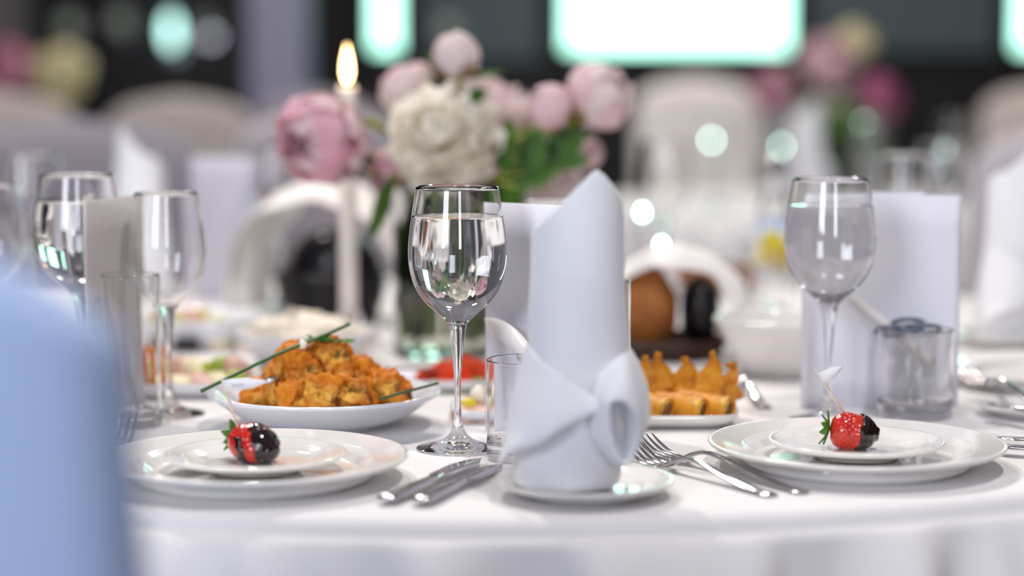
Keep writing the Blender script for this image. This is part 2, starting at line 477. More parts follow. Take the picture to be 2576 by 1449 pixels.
chair(-1.40, 5.60, R(12), CHAIRW, 'pale covered chair under the wall lamps, left of the table behind', h=1.03, wd=0.46)
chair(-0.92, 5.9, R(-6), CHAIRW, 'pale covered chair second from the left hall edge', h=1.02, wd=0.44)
chair(-0.62, 6.9, R(-15), CHAIRC, 'small pale covered chair just left of the lilac column', h=1.02, wd=0.42)
chair(0.02, 6.3, R(0), CHAIRC, 'grey covered chair hidden mostly behind the peony bouquet', h=0.99, wd=0.42)
chair(1.15, 7.6, R(8), CHAIRC, 'distant grey covered chair behind the pink flower table', h=1.0, wd=0.42)
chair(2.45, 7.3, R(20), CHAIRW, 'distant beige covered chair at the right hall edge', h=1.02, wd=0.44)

# ------------------------------------------------------------ tables and cloths
def table(cx, cy, r, lab, clab, name='round_table', fold_seed=0, nf=11, ztop=TZ, m=CLOTH):
    t = thing(name, lab, 'table', (cx, cy, 0))
    link('tabletop', lathe([(0, 0.715), (r - 0.03, 0.715), (r - 0.022, 0.722), (r - 0.022, 0.735), (r - 0.03, ztop - 0.008), (0, ztop - 0.008)], 96), WOOD, t)
    link('pedestal', lathe([(0, 0.0), (0.28, 0.0), (0.28, 0.03), (0.08, 0.06), (0.05, 0.3), (0.05, 0.6), (0.15, 0.7), (0.15, 0.715), (0, 0.715)], 40), WOOD, t)
    # cloth: flat top, rounded edge, folded skirt
    nk = 720; prof = []
    for rr in (0.0, 0.3, 0.55, 0.75, 0.9, 0.965, 0.985): prof.append((rr, 0.0, 0.0))
    for k in range(1, 7):
        a = k / 6 * pi / 2
        prof.append((1 - 0.016 + 0.016 * sin(a), -0.014 * (1 - cos(a)), 0.0))
    for k in range(1, 27):
        q = (k / 26) ** 2
        prof.append((1.0 + 0.015 * q, -0.014 - 0.715 * q, q))
    rnd = random.Random(fold_seed)
    ph = [rnd.uniform(0, 6.28) for _ in range(8)]; nf = nf | 1
    def fold(a, q):
        f = 0.6 * abs(sin(a * (nf // 2) + ph[0] + 0.6 * sin(3 * a + ph[4]))) ** 1.4 + 0.25 * sin(a * round(nf * 1.7) + ph[1] + 2.0 * q) + 0.22 * sin(a * round(nf * 0.63) + ph[2]) + 0.10 * sin(a * round(nf * 3.1) + ph[3] - 3 * q)
        return f
    vs_, fs, rings = [], [], []
    for i, (rr, z, q) in enumerate(prof):
        if rr == 0: rings.append([0]); vs_.append((0, 0, 0)); continue
        ring = []
        for k in range(nk):
            a = 2 * pi * k / nk
            amp = 0.060 * (1 - math.exp(-q * 14)) + 0.02 * q
            rad = rr * r + 0.006 * min(1, q * 400) + amp * max(0, fold(a, q) + 0.02)
            zz = z
            ring.append(len(vs_)); vs_.append((rad * cos(a), rad * sin(a), zz))
        rings.append(ring)
    for A, B in zip(rings[:-1], rings[1:]):
        for k in range(nk):
            k2 = (k + 1) % nk
            fs.append((A[0], B[k], B[k2]) if len(A) == 1 else (A[k], B[k], B[k2], A[k2]))
    c = link('tablecloth', mk('tablecloth', vs_, fs), m, None, (cx, cy, ztop))
    tag(c, clab, 'tablecloth', 'white tablecloths on the round tables')
    return t, c
TC = (-0.02, 2.362)
table(*TC, 0.922, 'round banquet table laid for dinner, under the near white cloth', 'white draped tablecloth on the laid table in the near view', fold_seed=5, nf=31)
table(0.90, 5.32, 0.72, 'round table with distant pink flowers, behind right', 'white tablecloth under the distant pink flowers', fold_seed=2, nf=25)
table(-1.90, 7.1, 0.8, 'round table behind left, under the dim wall lamps', 'white tablecloth on the table behind left', fold_seed=3, nf=25)

# ------------------------------------------------------------ glassware
def wall_profile(outer, t, zb, foot):
    """outer: [(r,z)] from bowl bottom to rim, foot: [(r,z)] from the underside centre to the bowl bottom"""
    inner = []
    for (r, z) in reversed(outer):
        if z > zb: inner.append((max(r - t, 0), z))
    return foot + outer + [(outer[-1][0] - t / 2, outer[-1][1] + t * 0.4)] + inner + [(0, zb)]
FOOT = [(0, 0.0005), (0.02, 0.0004), (0.0335, 0.0), (0.0350, 0.0010), (0.0345, 0.0020), (0.030, 0.0032), (0.020, 0.0058), (0.012, 0.0092), (0.0065, 0.0150),
        (0.0038, 0.0235), (0.0029, 0.036), (0.0029, 0.056), (0.0038, 0.072), (0.0052, 0.088), (0.0065, 0.098), (0.0074, 0.104), (0.0080, 0.1065)]
BOWL = [(0.0080, 0.1065), (0.0125, 0.1115), (0.0185, 0.1168), (0.0270, 0.1245), (0.0350, 0.136), (0.0398, 0.150), (0.0414, 0.165), (0.0404, 0.182), (0.0380, 0.199), (0.0345, 0.2215)]
def glass_obj(name, label, loc, foot, bowl, t, zb, level=None, group='stemmed glasses on the laid table', wm=None):
    th = thing(name, label, 'glass', loc, 0, group)
    outer = smooth_prof(bowl, 6)
    ft = smooth_prof(foot, 4)[:-1]
    prof = wall_profile(outer, t, zb, ft)
    link('glass_body', lathe(prof, 96), GLASS, th)
    if level:
        inner = [(r - t, z) for r, z in outer if zb < z < level]
        rl = inner[-1][0] + 0.0003
        wp = [(0, zb - 0.0002)] + [(r + 0.0003, z) for r, z in inner] + [(rl, level), (rl - 0.001, level - 0.0003), (0, level - 0.0004)]
        link('water', lathe(wp, 96), wm or WATER, th)
    return th
gob = glass_obj('water_goblet', 'stemmed goblet full of water, in focus before the bouquet', G(1152, 1130), FOOT, BOWL, 0.0009, 0.1105, 0.1975)
dup(gob, XY(2084, 1.868), 'stemmed goblet full of water in front of the white right menu card')
dup(gob, XY(203, 1.95), 'stemmed goblet of water behind the left menu card')
gobe = glass_obj('wine_goblet', 'empty tall goblet, blurred at the left picture edge behind the water goblet', XY(85, 2.5), FOOT, BOWL, 0.0009, 0.1105)
dup(gobe, XY(2268, 2.52), 'empty goblet rising behind the right menu card')
dup(gobe, XY(1668, 3.05), 'blurred empty goblet right of the tall napkin, far side of table')
dup(gobe, XY(702, 2.85), 'blurred empty goblet left of the candle')
dup(gobe, XY(2360, 3.05), 'empty goblet on the far side behind the right menu card, near the chair')
WFOOT = [(r * 0.94, z * 0.93) for r, z in FOOT]
WBOWL = [(0.0075, 0.099), (0.0115, 0.1035), (0.017, 0.109), (0.0245, 0.117), (0.0310, 0.128), (0.0345, 0.141), (0.0357, 0.152), (0.0345, 0.170), (0.0322, 0.188), (0.0290, 0.2065)]
wg = glass_obj('wine_glass', 'empty wine glass standing right of the left menu card', XY(424, 1.905), WFOOT, WBOWL, 0.0009, 0.1025)
dup(wg, XY(1380, 1.972), 'wine glass whose rim shows above the middle menu card', scale=0.945)
dup(wg, XY(-22, 2.05), 'wine glass cut by the left picture edge')
def tumbler(name, label, loc, r, h, base, level=None):
    th = thing(name, label, 'glass', loc, 0, 'straight glasses on the laid table')
    t = 0.0013
    prof = [(0, 0.0015), (r * 0.8, 0.001), (r - 0.003, 0.0), (r - 0.001, 0.0008), (r - 0.0002, 0.003), (r, h * 0.5), (r, h - 0.0006), (r - t / 2, h), (r - t, h - 0.0006),
            (r - t, h * 0.5), (r - t, base + 0.006), (r - t - 0.001, base + 0.0025), (r - t - 0.004, base + 0.0005), (0, base)]
    link('glass_body', lathe(prof, 96), GLASS, th)
    return th
tb = tumbler('tumbler', 'short clear tumbler left of the tall white napkin', (0.0135, 1.683, TZ), 0.0345, 0.082, 0.012)
dup(tb, (0.3725, 1.893, TZ), 'short clear tumbler in front of the right menu card')
hb = tumbler('highball_glass', 'tall straight glass beside the left menu card', XY(331, 1.842), 0.0265, 0.137, 0.009)
dup(hb, XY(1509, 1.785), 'tall straight glass half hidden behind the white napkin')
tumbler('lemon_water_glass', 'clear glass of lemon slices in front of the water bottle', XY(1937, 2.58), 0.036, 0.108, 0.008)

# ------------------------------------------------------------ crockery
def plate_prof(Rr, h, rf, rimw, t=0.004):
    rw = Rr - rimw
    up = [(0, 0.006), (rw * 0.8, 0.006), (rw * 0.93, 0.0075), (rw, h * 0.62), (rw + 0.006, h * 0.78), (Rr - 0.006, h - 0.001), (Rr - 0.0015, h), (Rr, h - 0.0014), (Rr - 0.003, h - 0.0045),
          (rw + 0.006, h * 0.78 - 0.0045), (rf + 0.006, 0.004), (rf + 0.001, 0.0018), (rf, 0.0), (rf - 0.003, 0.0), (rf - 0.004, 0.002), (0, 0.002)]
    return up
def plate(name, label, loc, Rr, h, rf, rimw, group, m=PORC, rings=True):
    me = lathe(plate_prof(Rr, h, rf, rimw), 128)
    o = link(name, me, m, None, loc)
    b = o.modifiers.new('smooth', 'SUBSURF'); b.levels = 1; b.render_levels = 1
    return tag(o, label, 'plate', group)
LP = XY(640, 1.588); RP = XY(2157, 1.647)
GP = 'white plates on the laid table'
dp = plate('dinner_plate', 'large white dinner plate beneath the small plate, left of the knives', LP, 0.1200, 0.021, 0.086, 0.034, GP)
dup(dp, RP, 'large white dinner plate beneath the small plate, right of the forks')
SZ = 0.0075
sp = plate('side_plate', 'small white plate carrying the chocolate smeared left strawberry', LP + Vector((0, 0, SZ + 0.0005)), 0.0715, 0.0145, 0.036, 0.021, GP)
dup(sp, RP + Vector((0, 0, SZ + 0.0005)), 'small white plate carrying the right strawberry with green leaves')
NP = Vector((0.054, 1.523, TZ))
npl = plate('bread_plate', 'small white plate under the tall folded napkin', NP, 0.0680, 0.015, 0.042, 0.017, GP)
dup(dp, Vector((0.562, 2.10, TZ)), 'white plate at the right picture edge behind the tumbler')
dup(npl, XY(2600, 1.90), 'small white plate at the right picture edge with cutlery over it', scale=0.75)
dup(npl, Vector((0.585, 2.42, TZ)), 'small white plate under the blurred napkin at the right edge')
dup(npl, Vector((-0.53, 2.98, TZ)), 'small white plate under the far left napkin')
dup(npl, XY(1750, 2.50), 'small white plate with a pastry wedge beside the white deep bowl')

def bowl(name, label, loc, Rr, h, rf, group='white bowls of food', m=PORCB):
    pts = smooth_prof([(rf, 0.0), (rf + 0.004, 0.003), (rf + (Rr - rf) * .45, h * 0.30), (Rr * 0.93, h * 0.72), (Rr - 0.001, h * 0.86)], 5)
    prof = [(0, 0.002), (rf - 0.004, 0.002), (rf - 0.003, 0.0)] + pts + [(Rr - 0.0005, h * 0.875), (Rr + 0.001, h * 0.89), (Rr + 0.002, h - 0.001), (Rr + 0.0005, h), (Rr - 0.003, h - 0.001)] + \
           [(max(r - 0.004, 0), z + 0.0025) for r, z in reversed(pts) if z > 0.003] + [(0, 0.007)]
    o = link(name, lathe(prof, 128), m, None, loc)
    return tag(o, label, 'bowl', group)
FB = XY(815, 1.842)
FISH_BACK = -0.036
bowl('serving_bowl', 'wide white bowl piled with fried fish', FB, 0.1030, 0.033, 0.050)
CB = XY(775, 2.24)
bowl('serving_bowl', 'white bowl of creamy salad behind the fried fish', CB, 0.078, 0.040, 0.045)
YB = XY(505, 2.42)
bowl('serving_bowl', 'white dish of yellow salad and olives behind the left wine glass', YB, 0.075, 0.036, 0.045)
DB = XY(1968, 2.17)
bowl('deep_bowl', 'deep white bowl behind the right goblet', DB, 0.071, 0.062, 0.035, m=PORC)

def tray(name, label, loc, hx, hy, h=0.014, rz=0, m=PORCB):
    """rounded rectangular dish with a raised lip"""
    def rr(s, z, kx, ky):
        out = []
        for k in range(64):
            a = 2 * pi * k / 64; c, sn = cos(a), sin(a)
            out.append(Vector((kx * math.copysign(abs(c) ** 0.35, c), ky * math.copysign(abs(sn) ** 0.35, sn), z)))
        return out
    rings = [rr(0, 0.0, hx - .02, hy - .02), rr(0, 0.001, hx - .014, hy - .014), rr(0, h * .5, hx - .004, hy - .004), rr(0, h, hx, hy), rr(0, h, hx - .003, hy - .003), rr(0, h * .5 + .002, hx - .008, hy - .008), rr(0, 0.005, hx - .018, hy - .018)]
    V, Fc = [], []
    for ring in rings: V += ring
    for i in range(len(rings) - 1):
        for k in range(64):
            k2 = (k + 1) % 64; Fc.append((i * 64 + k, i * 64 + k2, (i + 1) * 64 + k2, (i + 1) * 64 + k))
    Fc.append(tuple(range(64))[::-1]); Fc.append(tuple(range(6 * 64, 7 * 64)))
    o = link(name, mk(name, V, Fc), m, None, loc); o.rotation_euler[2] = rz
    return tag(o, label, 'dish', 'rectangular white dishes')
RT = Vector((0.138, 1.868, TZ))
tray('serving_dish', 'rectangular white dish of spring rolls right of the napkin', RT, 0.0665, 0.058, 0.014, m=PORC)
VT = Vector((-0.068, 2.075, TZ))
tray('serving_dish', 'rectangular white dish of tomato and cucumber before the vase', VT, 0.070, 0.050, 0.014)
ST = Vector((-0.013, 1.878, TZ))
tray('serving_dish', 'small white dish of salmon snacks behind the middle goblet', ST, 0.043, 0.036, 0.013)
HT = Vector((-0.345, 2.065, TZ))
tray('serving_dish', 'rectangular white dish of ham and lettuce rolls on the left', HT, 0.088, 0.075, 0.016)

# ------------------------------------------------------------ the folded napkin
def make_napkin(loc):
    S = 3366.0
    def L(px, py, y): return Vector(((px - 1422) / S, y, (1228 - py) / 3335.0))
    parts = []
    # body: base drum growing into the tall wrapped spire
    hs = [(-180, .150), (-140, .170), (-100, .190), (-90, .193), (-60, .197), (-35, .206), (-10, .221), (12, .233), (23, .2375), (36, .233), (55, .223), (75, .214), (95, .196), (120, .180), (180, .150)]
    def Hh(a):
        for (a0, h0), (a1, h1) in zip(hs[:-1], hs[1:]):
            if a0 <= a <= a1:
                return h0 + (h1 - h0) * (a - a0) / (a1 - a0)
        return .15
    def rad(z):
        pts = [(0, .0365), (.006, .0398), (.03, .0408), (.06, .0398), (.09, .0375), (.12, .0357), (.16, .0342), (.19, .0335), (.25, .0310)]
        for (a, b), (c, d) in zip(pts[:-1], pts[1:]):
            if a <= z <= c: return b + (d - b) * (z - a) / (c - a)
        return pts[-1][1]
    V, Fc = [], []; nk, nz = 120, 46
    for i in range(nz + 1):
        for k in range(nk):
            a = -180 + 360 * k / nk; ar = R(a)
            z = Hh(a) * (i / nz)
            r = rad(z) * (1 + 0.018 * sin(3 * ar + z * 40) * min(1, z * 20))
            if a > 96: r *= 1 - 0.10 * min(1, (a - 96) / 20) * min(1, z * 12)      # overlap seam at the back
            cx = 0.009 * min(1, z / .10)
            flat = 1.0 - 0.22 * max(0, (z - .16) / .09)
            V.append(Vector((cx + r * sin(ar), -r * cos(ar) * flat, z)))
    for i in range(nz):
        for k in range(nk):
            k2 = (k + 1) % nk
            Fc.append((i * nk + k, i * nk + k2, (i + 1) * nk + k2, (i + 1) * nk + k))
    Fc.append(tuple(range(nk))[::-1])
    parts.append((V, Fc))
    # left cuff sweeping down from the spire and crossing the front
    g = [
        [L(1322, 868, -.006), L(1360, 900, -.034), L(1410, 930, -.044), L(1460, 962, -.046), L(1512, 996, -.050)],
        [L(1306, 920, -.006), L(1350, 950, -.038), L(1404, 972, -.048), L(1456, 988, -.050), L(1512, 1003, -.052)],
        [L(1290, 990, -.008), L(1332, 1012, -.042), L(1388, 1018, -.052), L(1440, 1016, -.053), L(1508, 1010, -.052)],
        [L(1276, 1062, -.012), L(1312, 1070, -.044), L(1366, 1066, -.054), L(1424, 1042, -.054), L(1500, 1014, -.050)],
        [L(1262, 1125, -.018), L(1292, 1106, -.044), L(1352, 1092, -.052), L(1412, 1058, -.051), L(1492, 1018, -.047)],
        [L(1250, 1168, -.022), L(1284, 1120, -.040), L(1345, 1094, -.046), L(1406, 1062, -.045), L(1486, 1022, -.042)],
    ]
    parts.append(sheet_data(g, 5, 6))
    # right cuff, curled into an open funnel
    inner = [(1589, 1066), (1581, 1018), (1556, 990), (1524, 994), (1526, 1050), (1537, 1100), (1558, 1140), (1579, 1118)]
    outer = [(1630, 1024), (1612, 938), (1560, 868), (1488, 960), (1478, 1040), (1492, 1100), (1556, 1158), (1606, 1104)]
    yi = [-.046, -.050, -.053, -.055, -.054, -.052, -.050, -.047]
    yo = [-.012, -.006, -.004, -.040, -.0405, -.0405, -.036, -.020]
    r_in = [L(p[0], p[1], y) for p, y in zip(inner, yi)]
    r_lip = [L(p[0] + (q[0] - p[0]) * .10, p[1] + (q[1] - p[1]) * .10, y - .003) for p, q, y in zip(inner, outer, yi)]
    r_mid = [L(p[0] + (q[0] - p[0]) * .55, p[1] + (q[1] - p[1]) * .52, y * .82 + z * .18) for p, q, y, z in zip(inner, outer, yi, yo)]
    r_out = [L(q[0], q[1], z) for q, z in zip(outer, yo)]
    cxy = (1553, 1062)
    r_dp = [L(p[0] + (cxy[0] - p[0]) * .25, p[1] + (cxy[1] - p[1]) * .2, -.036) for p in inner]
    r_dd = [L(p[0] + (cxy[0] - p[0]) * .7, p[1] + (cxy[1] - p[1]) * .6, -.024) for p in inner]
    parts.append(sheet_data([r_dd, r_dp, r_in, r_lip, r_mid, r_out], 4, 6, True))
    V, Fc = merge(parts)
    o = link('folded_napkin', mk('folded_napkin', V, Fc), NAPK, None, loc)
    solid(o, 0.0016, 0, 1)
    return o
nap = make_napkin(Vector((0.0402, 1.523, TZ + 0.0080)))
tag(nap, 'tall white napkin folded into a pointed lily on a small plate, in front', 'napkin', 'napkins folded into points')
dup(nap, Vector((0.585, 2.42, TZ + 0.0085)), 'blurred folded white napkin at the right picture edge', R(20))
dup(nap, Vector((-0.53, 2.98, TZ + 0.0085)), 'blurred pointed napkin above the left glasses, far side of table', R(-30), scale=(-1, 1, 1))
dup(nap, Vector((0.735, 5.25, TZ + 0.001)), 'distant pointed napkin below the pink flowers', R(10), scale=1.15)
dup(nap, Vector((-1.45, 6.6, TZ + 0.001)), 'distant pointed napkin on the table behind left', R(40))

# ------------------------------------------------------------ menu cards
def leaf_mesh(p0, p1, h, bow=0.006, t=0.0006):
    p0, p1 = Vector(p0), Vector(p1); n = Vector((p1.y - p0.y, p0.x - p1.x, 0)).normalized()
    g = [[p0.lerp(p1, k / 6) + n * bow * sin(pi * k / 6) + Vector((0, 0, z)) for k in range(7)] for z in (0, h * .33, h * .66, h)]
    return sheet_data(g, 2, 3)
def card(label, spine, e1, e2, h, m):
    t = thing('menu_card', label, 'menu card', (spine[0], spine[1], TZ), 0, 'folded menu cards on the laid table')
    s = Vector((0, 0, 0)); a = Vector((e1[0] - spine[0], e1[1] - spine[1], 0)); b = Vector((e2[0] - spine[0], e2[1] - spine[1], 0))
    solid(link('cover', mk('cover', *leaf_mesh(s, a, h)), m, t), 0.0006)
    solid(link('back_leaf', mk('back_leaf', *leaf_mesh(s + Vector((.0008, .0008, 0)), b, h, -0.004)), m, t), 0.0006)
    return t
c1 = card('open white menu card behind the tumbler and tall napkin', (-0.0232, 1.803), (0.084, 1.702), (0.082, 1.714), 0.204, PAPER)
c2 = card('white menu card standing behind the right goblet and tumbler', (0.274, 1.942), (0.4235, 1.946), (0.405, 2.025), 0.203, PAPER)
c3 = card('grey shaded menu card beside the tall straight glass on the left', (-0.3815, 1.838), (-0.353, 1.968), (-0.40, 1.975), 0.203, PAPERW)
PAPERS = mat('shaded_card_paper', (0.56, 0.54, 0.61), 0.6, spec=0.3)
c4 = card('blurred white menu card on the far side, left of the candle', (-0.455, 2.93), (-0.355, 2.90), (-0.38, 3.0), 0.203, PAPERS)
# small bookmark band across the fold of each card
def ribbon(name, pts, wdt, m, parent, up=Vector((0, 0, 1)), wv=None):
    pts = [p - parent.location for p in pts]
    cs = curve(pts, 6); V = []; Fc = []
    for i, p in enumerate(cs):
        t = i / (len(cs) - 1)
        t_ = (cs[min(i + 1, len(cs) - 1)] - cs[max(i - 1, 0)]).normalized()
        if wv: side = wv(t)
        else: side = t_.cross(Vector((0, -1, 0))).normalized()
        V += [p - side * wdt / 2, p, p + side * wdt / 2]
    for i in range(len(cs) - 1):
        for j in (0, 1): Fc.append((i * 3 + j, i * 3 + j + 1, (i + 1) * 3 + j + 1, (i + 1) * 3 + j))
    return solid(link(name, mk(name, V, Fc), m, parent), 0.0005)
ribbon('ribbon', [D(1224, 822, 1.797), D(1250, 825, 1.776), D(1285, 848, 1.745), D(1330, 900, 1.715)], 0.016, RIB, c1)
ribbon('ribbon', [D(2140, 745, 1.938), D(2180, 778, 1.936), D(2230, 818, 1.932), D(2290, 868, 1.936), D(2345, 915, 1.938)], 0.010, RIB, c2)
for cx_, cy_, rx_, ry_ in ((2285, 818, 42, 15), (2325, 828, 45, 10), (2240, 833, 36, 10)):
    ribbon('bow_loop', [D(cx_ + rx_ * cos(a), cy_ - ry_ * sin(a), 1.925 + 0.008 * cos(a * 2)) for a in [2 * pi * k / 10 for k in range(11)]], 0.004, RIBB, c2)

# ------------------------------------------------------------ cutlery
def strip_solid(cs, widths, ts, up=Vector((0, 0, 1)), seg=12):
    """closed body swept along cs with elliptic section widths x ts"""
    V, Fc = [], []
    n = len(cs)
    for i, p in enumerate(cs):
        t = (cs[min(i + 1, n - 1)] - cs[max(i - 1, 0)]).normalized()
        side = t.cross(up).normalized(); nn = side.cross(t)
        for k in range(seg):
            a = 2 * pi * k / seg
            V.append(p + side * cos(a) * widths[i] / 2 + nn * sin(a) * ts[i] / 2)
    for i in range(n - 1):
        for k in range(seg):
            k2 = (k + 1) % seg
            Fc.append((i * seg + k, i * seg + k2, (i + 1) * seg + k2, (i + 1) * seg + k))
    Fc.append(tuple(range(seg))[::-1]); Fc.append(tuple(range((n - 1) * seg, n * seg)))
    return V, Fc
def lin(pairs, t):
    for (a, b), (c, d) in zip(pairs[:-1], pairs[1:]):
        if a <= t <= c: return b + (d - b) * (t - a) / (c - a)
    return pairs[-1][1]
def knife(label, p0, p1, group='knives on the laid table', z0=0.0035):
    p0, p1 = Vector(p0), Vector(p1); d = p1 - p0; Ln = d.length
    t = thing('table_knife', label, 'knife', p0, 0, group)
    t.rotation_euler = Vector((1, 0, 0)).rotation_difference(d.normalized()).to_euler()
    cs = [Vector((Ln * 0.52 * k / 16, 0, z0)) for k in range(17)]
    link('handle', mk('handle', *strip_solid(cs, [lin([(0, .006), (.06, .018), (.3, .0170), (.8, .012), (1, .0110)], k / 16) for k in range(17)],
                                             [lin([(0, .003), (.06, .0065), (.5, .006), (1, .0045)], k / 16) for k in range(17)])), STEEL, t)
    n = 24; V = []
    for k in range(n + 1):
        s = k / n; x = Ln * (0.515 + 0.485 * s)
        up_ = lin([(0, .005), (.08, .0100), (.6, .0115), (.85, .0075), (1, .0)], s)
        dn = lin([(0, -.005), (.1, -.0070), (.8, -.0068), (1, -.0010)], s)
        th_ = 0.0009
        V += [Vector((x, dn, z0 + th_)), Vector((x, up_, z0 + 0.0002)), Vector((x, dn, z0 - th_))]
    Fc = []
    for k in range(n):
        for j in range(3):
            j2 = (j + 1) % 3; Fc.append((k * 3 + j, (k + 1) * 3 + j, (k + 1) * 3 + j2, k * 3 + j2))
    Fc.append((0, 1, 2)); Fc.append((n * 3 + 2, n * 3 + 1, n * 3))
    link('blade', mk('blade', V, Fc), STEEL, t)
    return t
def fork(label, p0, p1, group='forks on the laid table'):
    """p0 handle end, p1 tine tips, lying tines up"""
    p0, p1 = Vector(p0), Vector(p1); d = p1 - p0; d.z = 0; Ln = d.length
    t = thing('table_fork', label, 'fork', p0, math.atan2(d.y, d.x), group)
    prof = [(0, .002), (.12, .0022), (.3, .0065), (.48, .0125), (.58, .0140), (.66, .0105), (.72, .0055), (.76, .0038)]
    zs = lambda s: lin(prof, s)
    n = 30
    sm = curve([Vector((Ln * a, 0, b)) for a, b in prof], 5)
    nn = len(sm)
    wds = [lin([(0, .010), (.04, .0155), (.2, .0135), (.5, .0068), (.64, .0058), (.70, .010), (.74, .020), (.77, .0235)], p.x / Ln) for p in sm]
    tss = [lin([(0, .002), (.05, .0032), (.5, .0036), (.68, .0036), (.77, .0018)], p.x / Ln) for p in sm]
    link('handle', mk('handle', *strip_solid(sm, wds, tss)), STEEL, t)
    for j in range(4):
        y = (-1.5 + j) * 0.0062
        pts = curve([Vector((Ln * a, y * b, z)) for a, b, z in ((.745, 1.0, .0040), (.80, 1.02, .0032), (.87, 1.0, .0052), (.94, .98, .0105), (1.0, .95, .0175))], 4)
        link('tine', mk('tine', *strip_solid(pts, [lin([(0, .0042), (.7, .0032), (1, .0012)], i / (len(pts) - 1)) for i in range(len(pts))],
                                             [lin([(0, .0020), (.8, .0018), (1, .0008)], i / (len(pts) - 1)) for i in range(len(pts))], seg=8)), STEEL, t)
    return t
knife('steel knife nearest the left dinner plate', G(966, 1268, 0.002), G(1209, 1163, 0.002))
knife('steel knife nearest the napkin plate, tip beneath its edge', G(1052, 1272, 0.002), G(1262, 1178, 0.002))
fork('steel fork with raised arched neck, nearer the right dinner plate', G(2026, 1245), Vector((0.1085, 1.700, TZ)))
fork('steel fork lying partly beneath the other, nearer the napkin plate', G(1946, 1252), Vector((0.0985, 1.660, TZ)))
knife('upper steel knife right of the right dinner plate', G(2760, 1122, 0.004), G(2500, 1112, 0.004))
knife('lower steel knife right of the right dinner plate', G(2760, 1150, 0.004), G(2490, 1130, 0.004))
fork('steel fork behind the spring rolls', G(1926, 1030), Vector((0.225, 2.085, TZ)))
fork('steel fork lying over the small plate at right edge', G(2640, 1032, 0.014) , G(2428, 960, 0.014) )
knife('dark steel knife resting on the small plate at right edge', G(2640, 1052, 0.014), G(2486, 1022, 0.014))
fork('steel fork whose tines show left of the left dinner plate', G(215, 1235), G(318, 1085, 0.0))
# serving spoons
def spoon(label, p0, p1, bend=0.02, hw=0.022):
    p0, p1 = Vector(p0), Vector(p1); d = p1 - p0
    t = thing('serving_spoon', label, 'spoon', p0, 0, 'serving spoons')
    pts = curve([Vector((0, 0, 0)), d * .3 + Vector((0, 0, bend * .6)), d * .65 + Vector((0, 0, bend)), d * .8 + Vector((0, 0, bend * .7))], 6)
    n = len(pts)
    link('handle', mk('handle', *strip_solid(pts, [lin([(0, .007), (.1, .014), (.5, .009), (1, .006)], i / (n - 1)) for i in range(n)], [.003] * n)), STEEL, t)
    b = blob_mesh(d.length * .14, hw, .004, 0, 1, sub=3)
    o = link('spoon_bowl', b, STEEL, t, d * .91 + Vector((0, 0, bend * .35)))
    o.rotation_euler = Vector((1, 0, 0)).rotation_difference(d.normalized()).to_euler()
    return t
spoon('steel serving spoon handle over the tomato dish', D(1092, 932, 2.07), D(930, 948, 1.97), 0.006)
spoon('serving spoon standing up in the creamy salad', D(733, 772, 2.25), D(742, 880, 2.26), 0.0, 0.012)
spoon('steel spoon tucked under the fried fish pile', D(672, 958, 1.80), D(760, 925, 1.85), 0.001, .007)

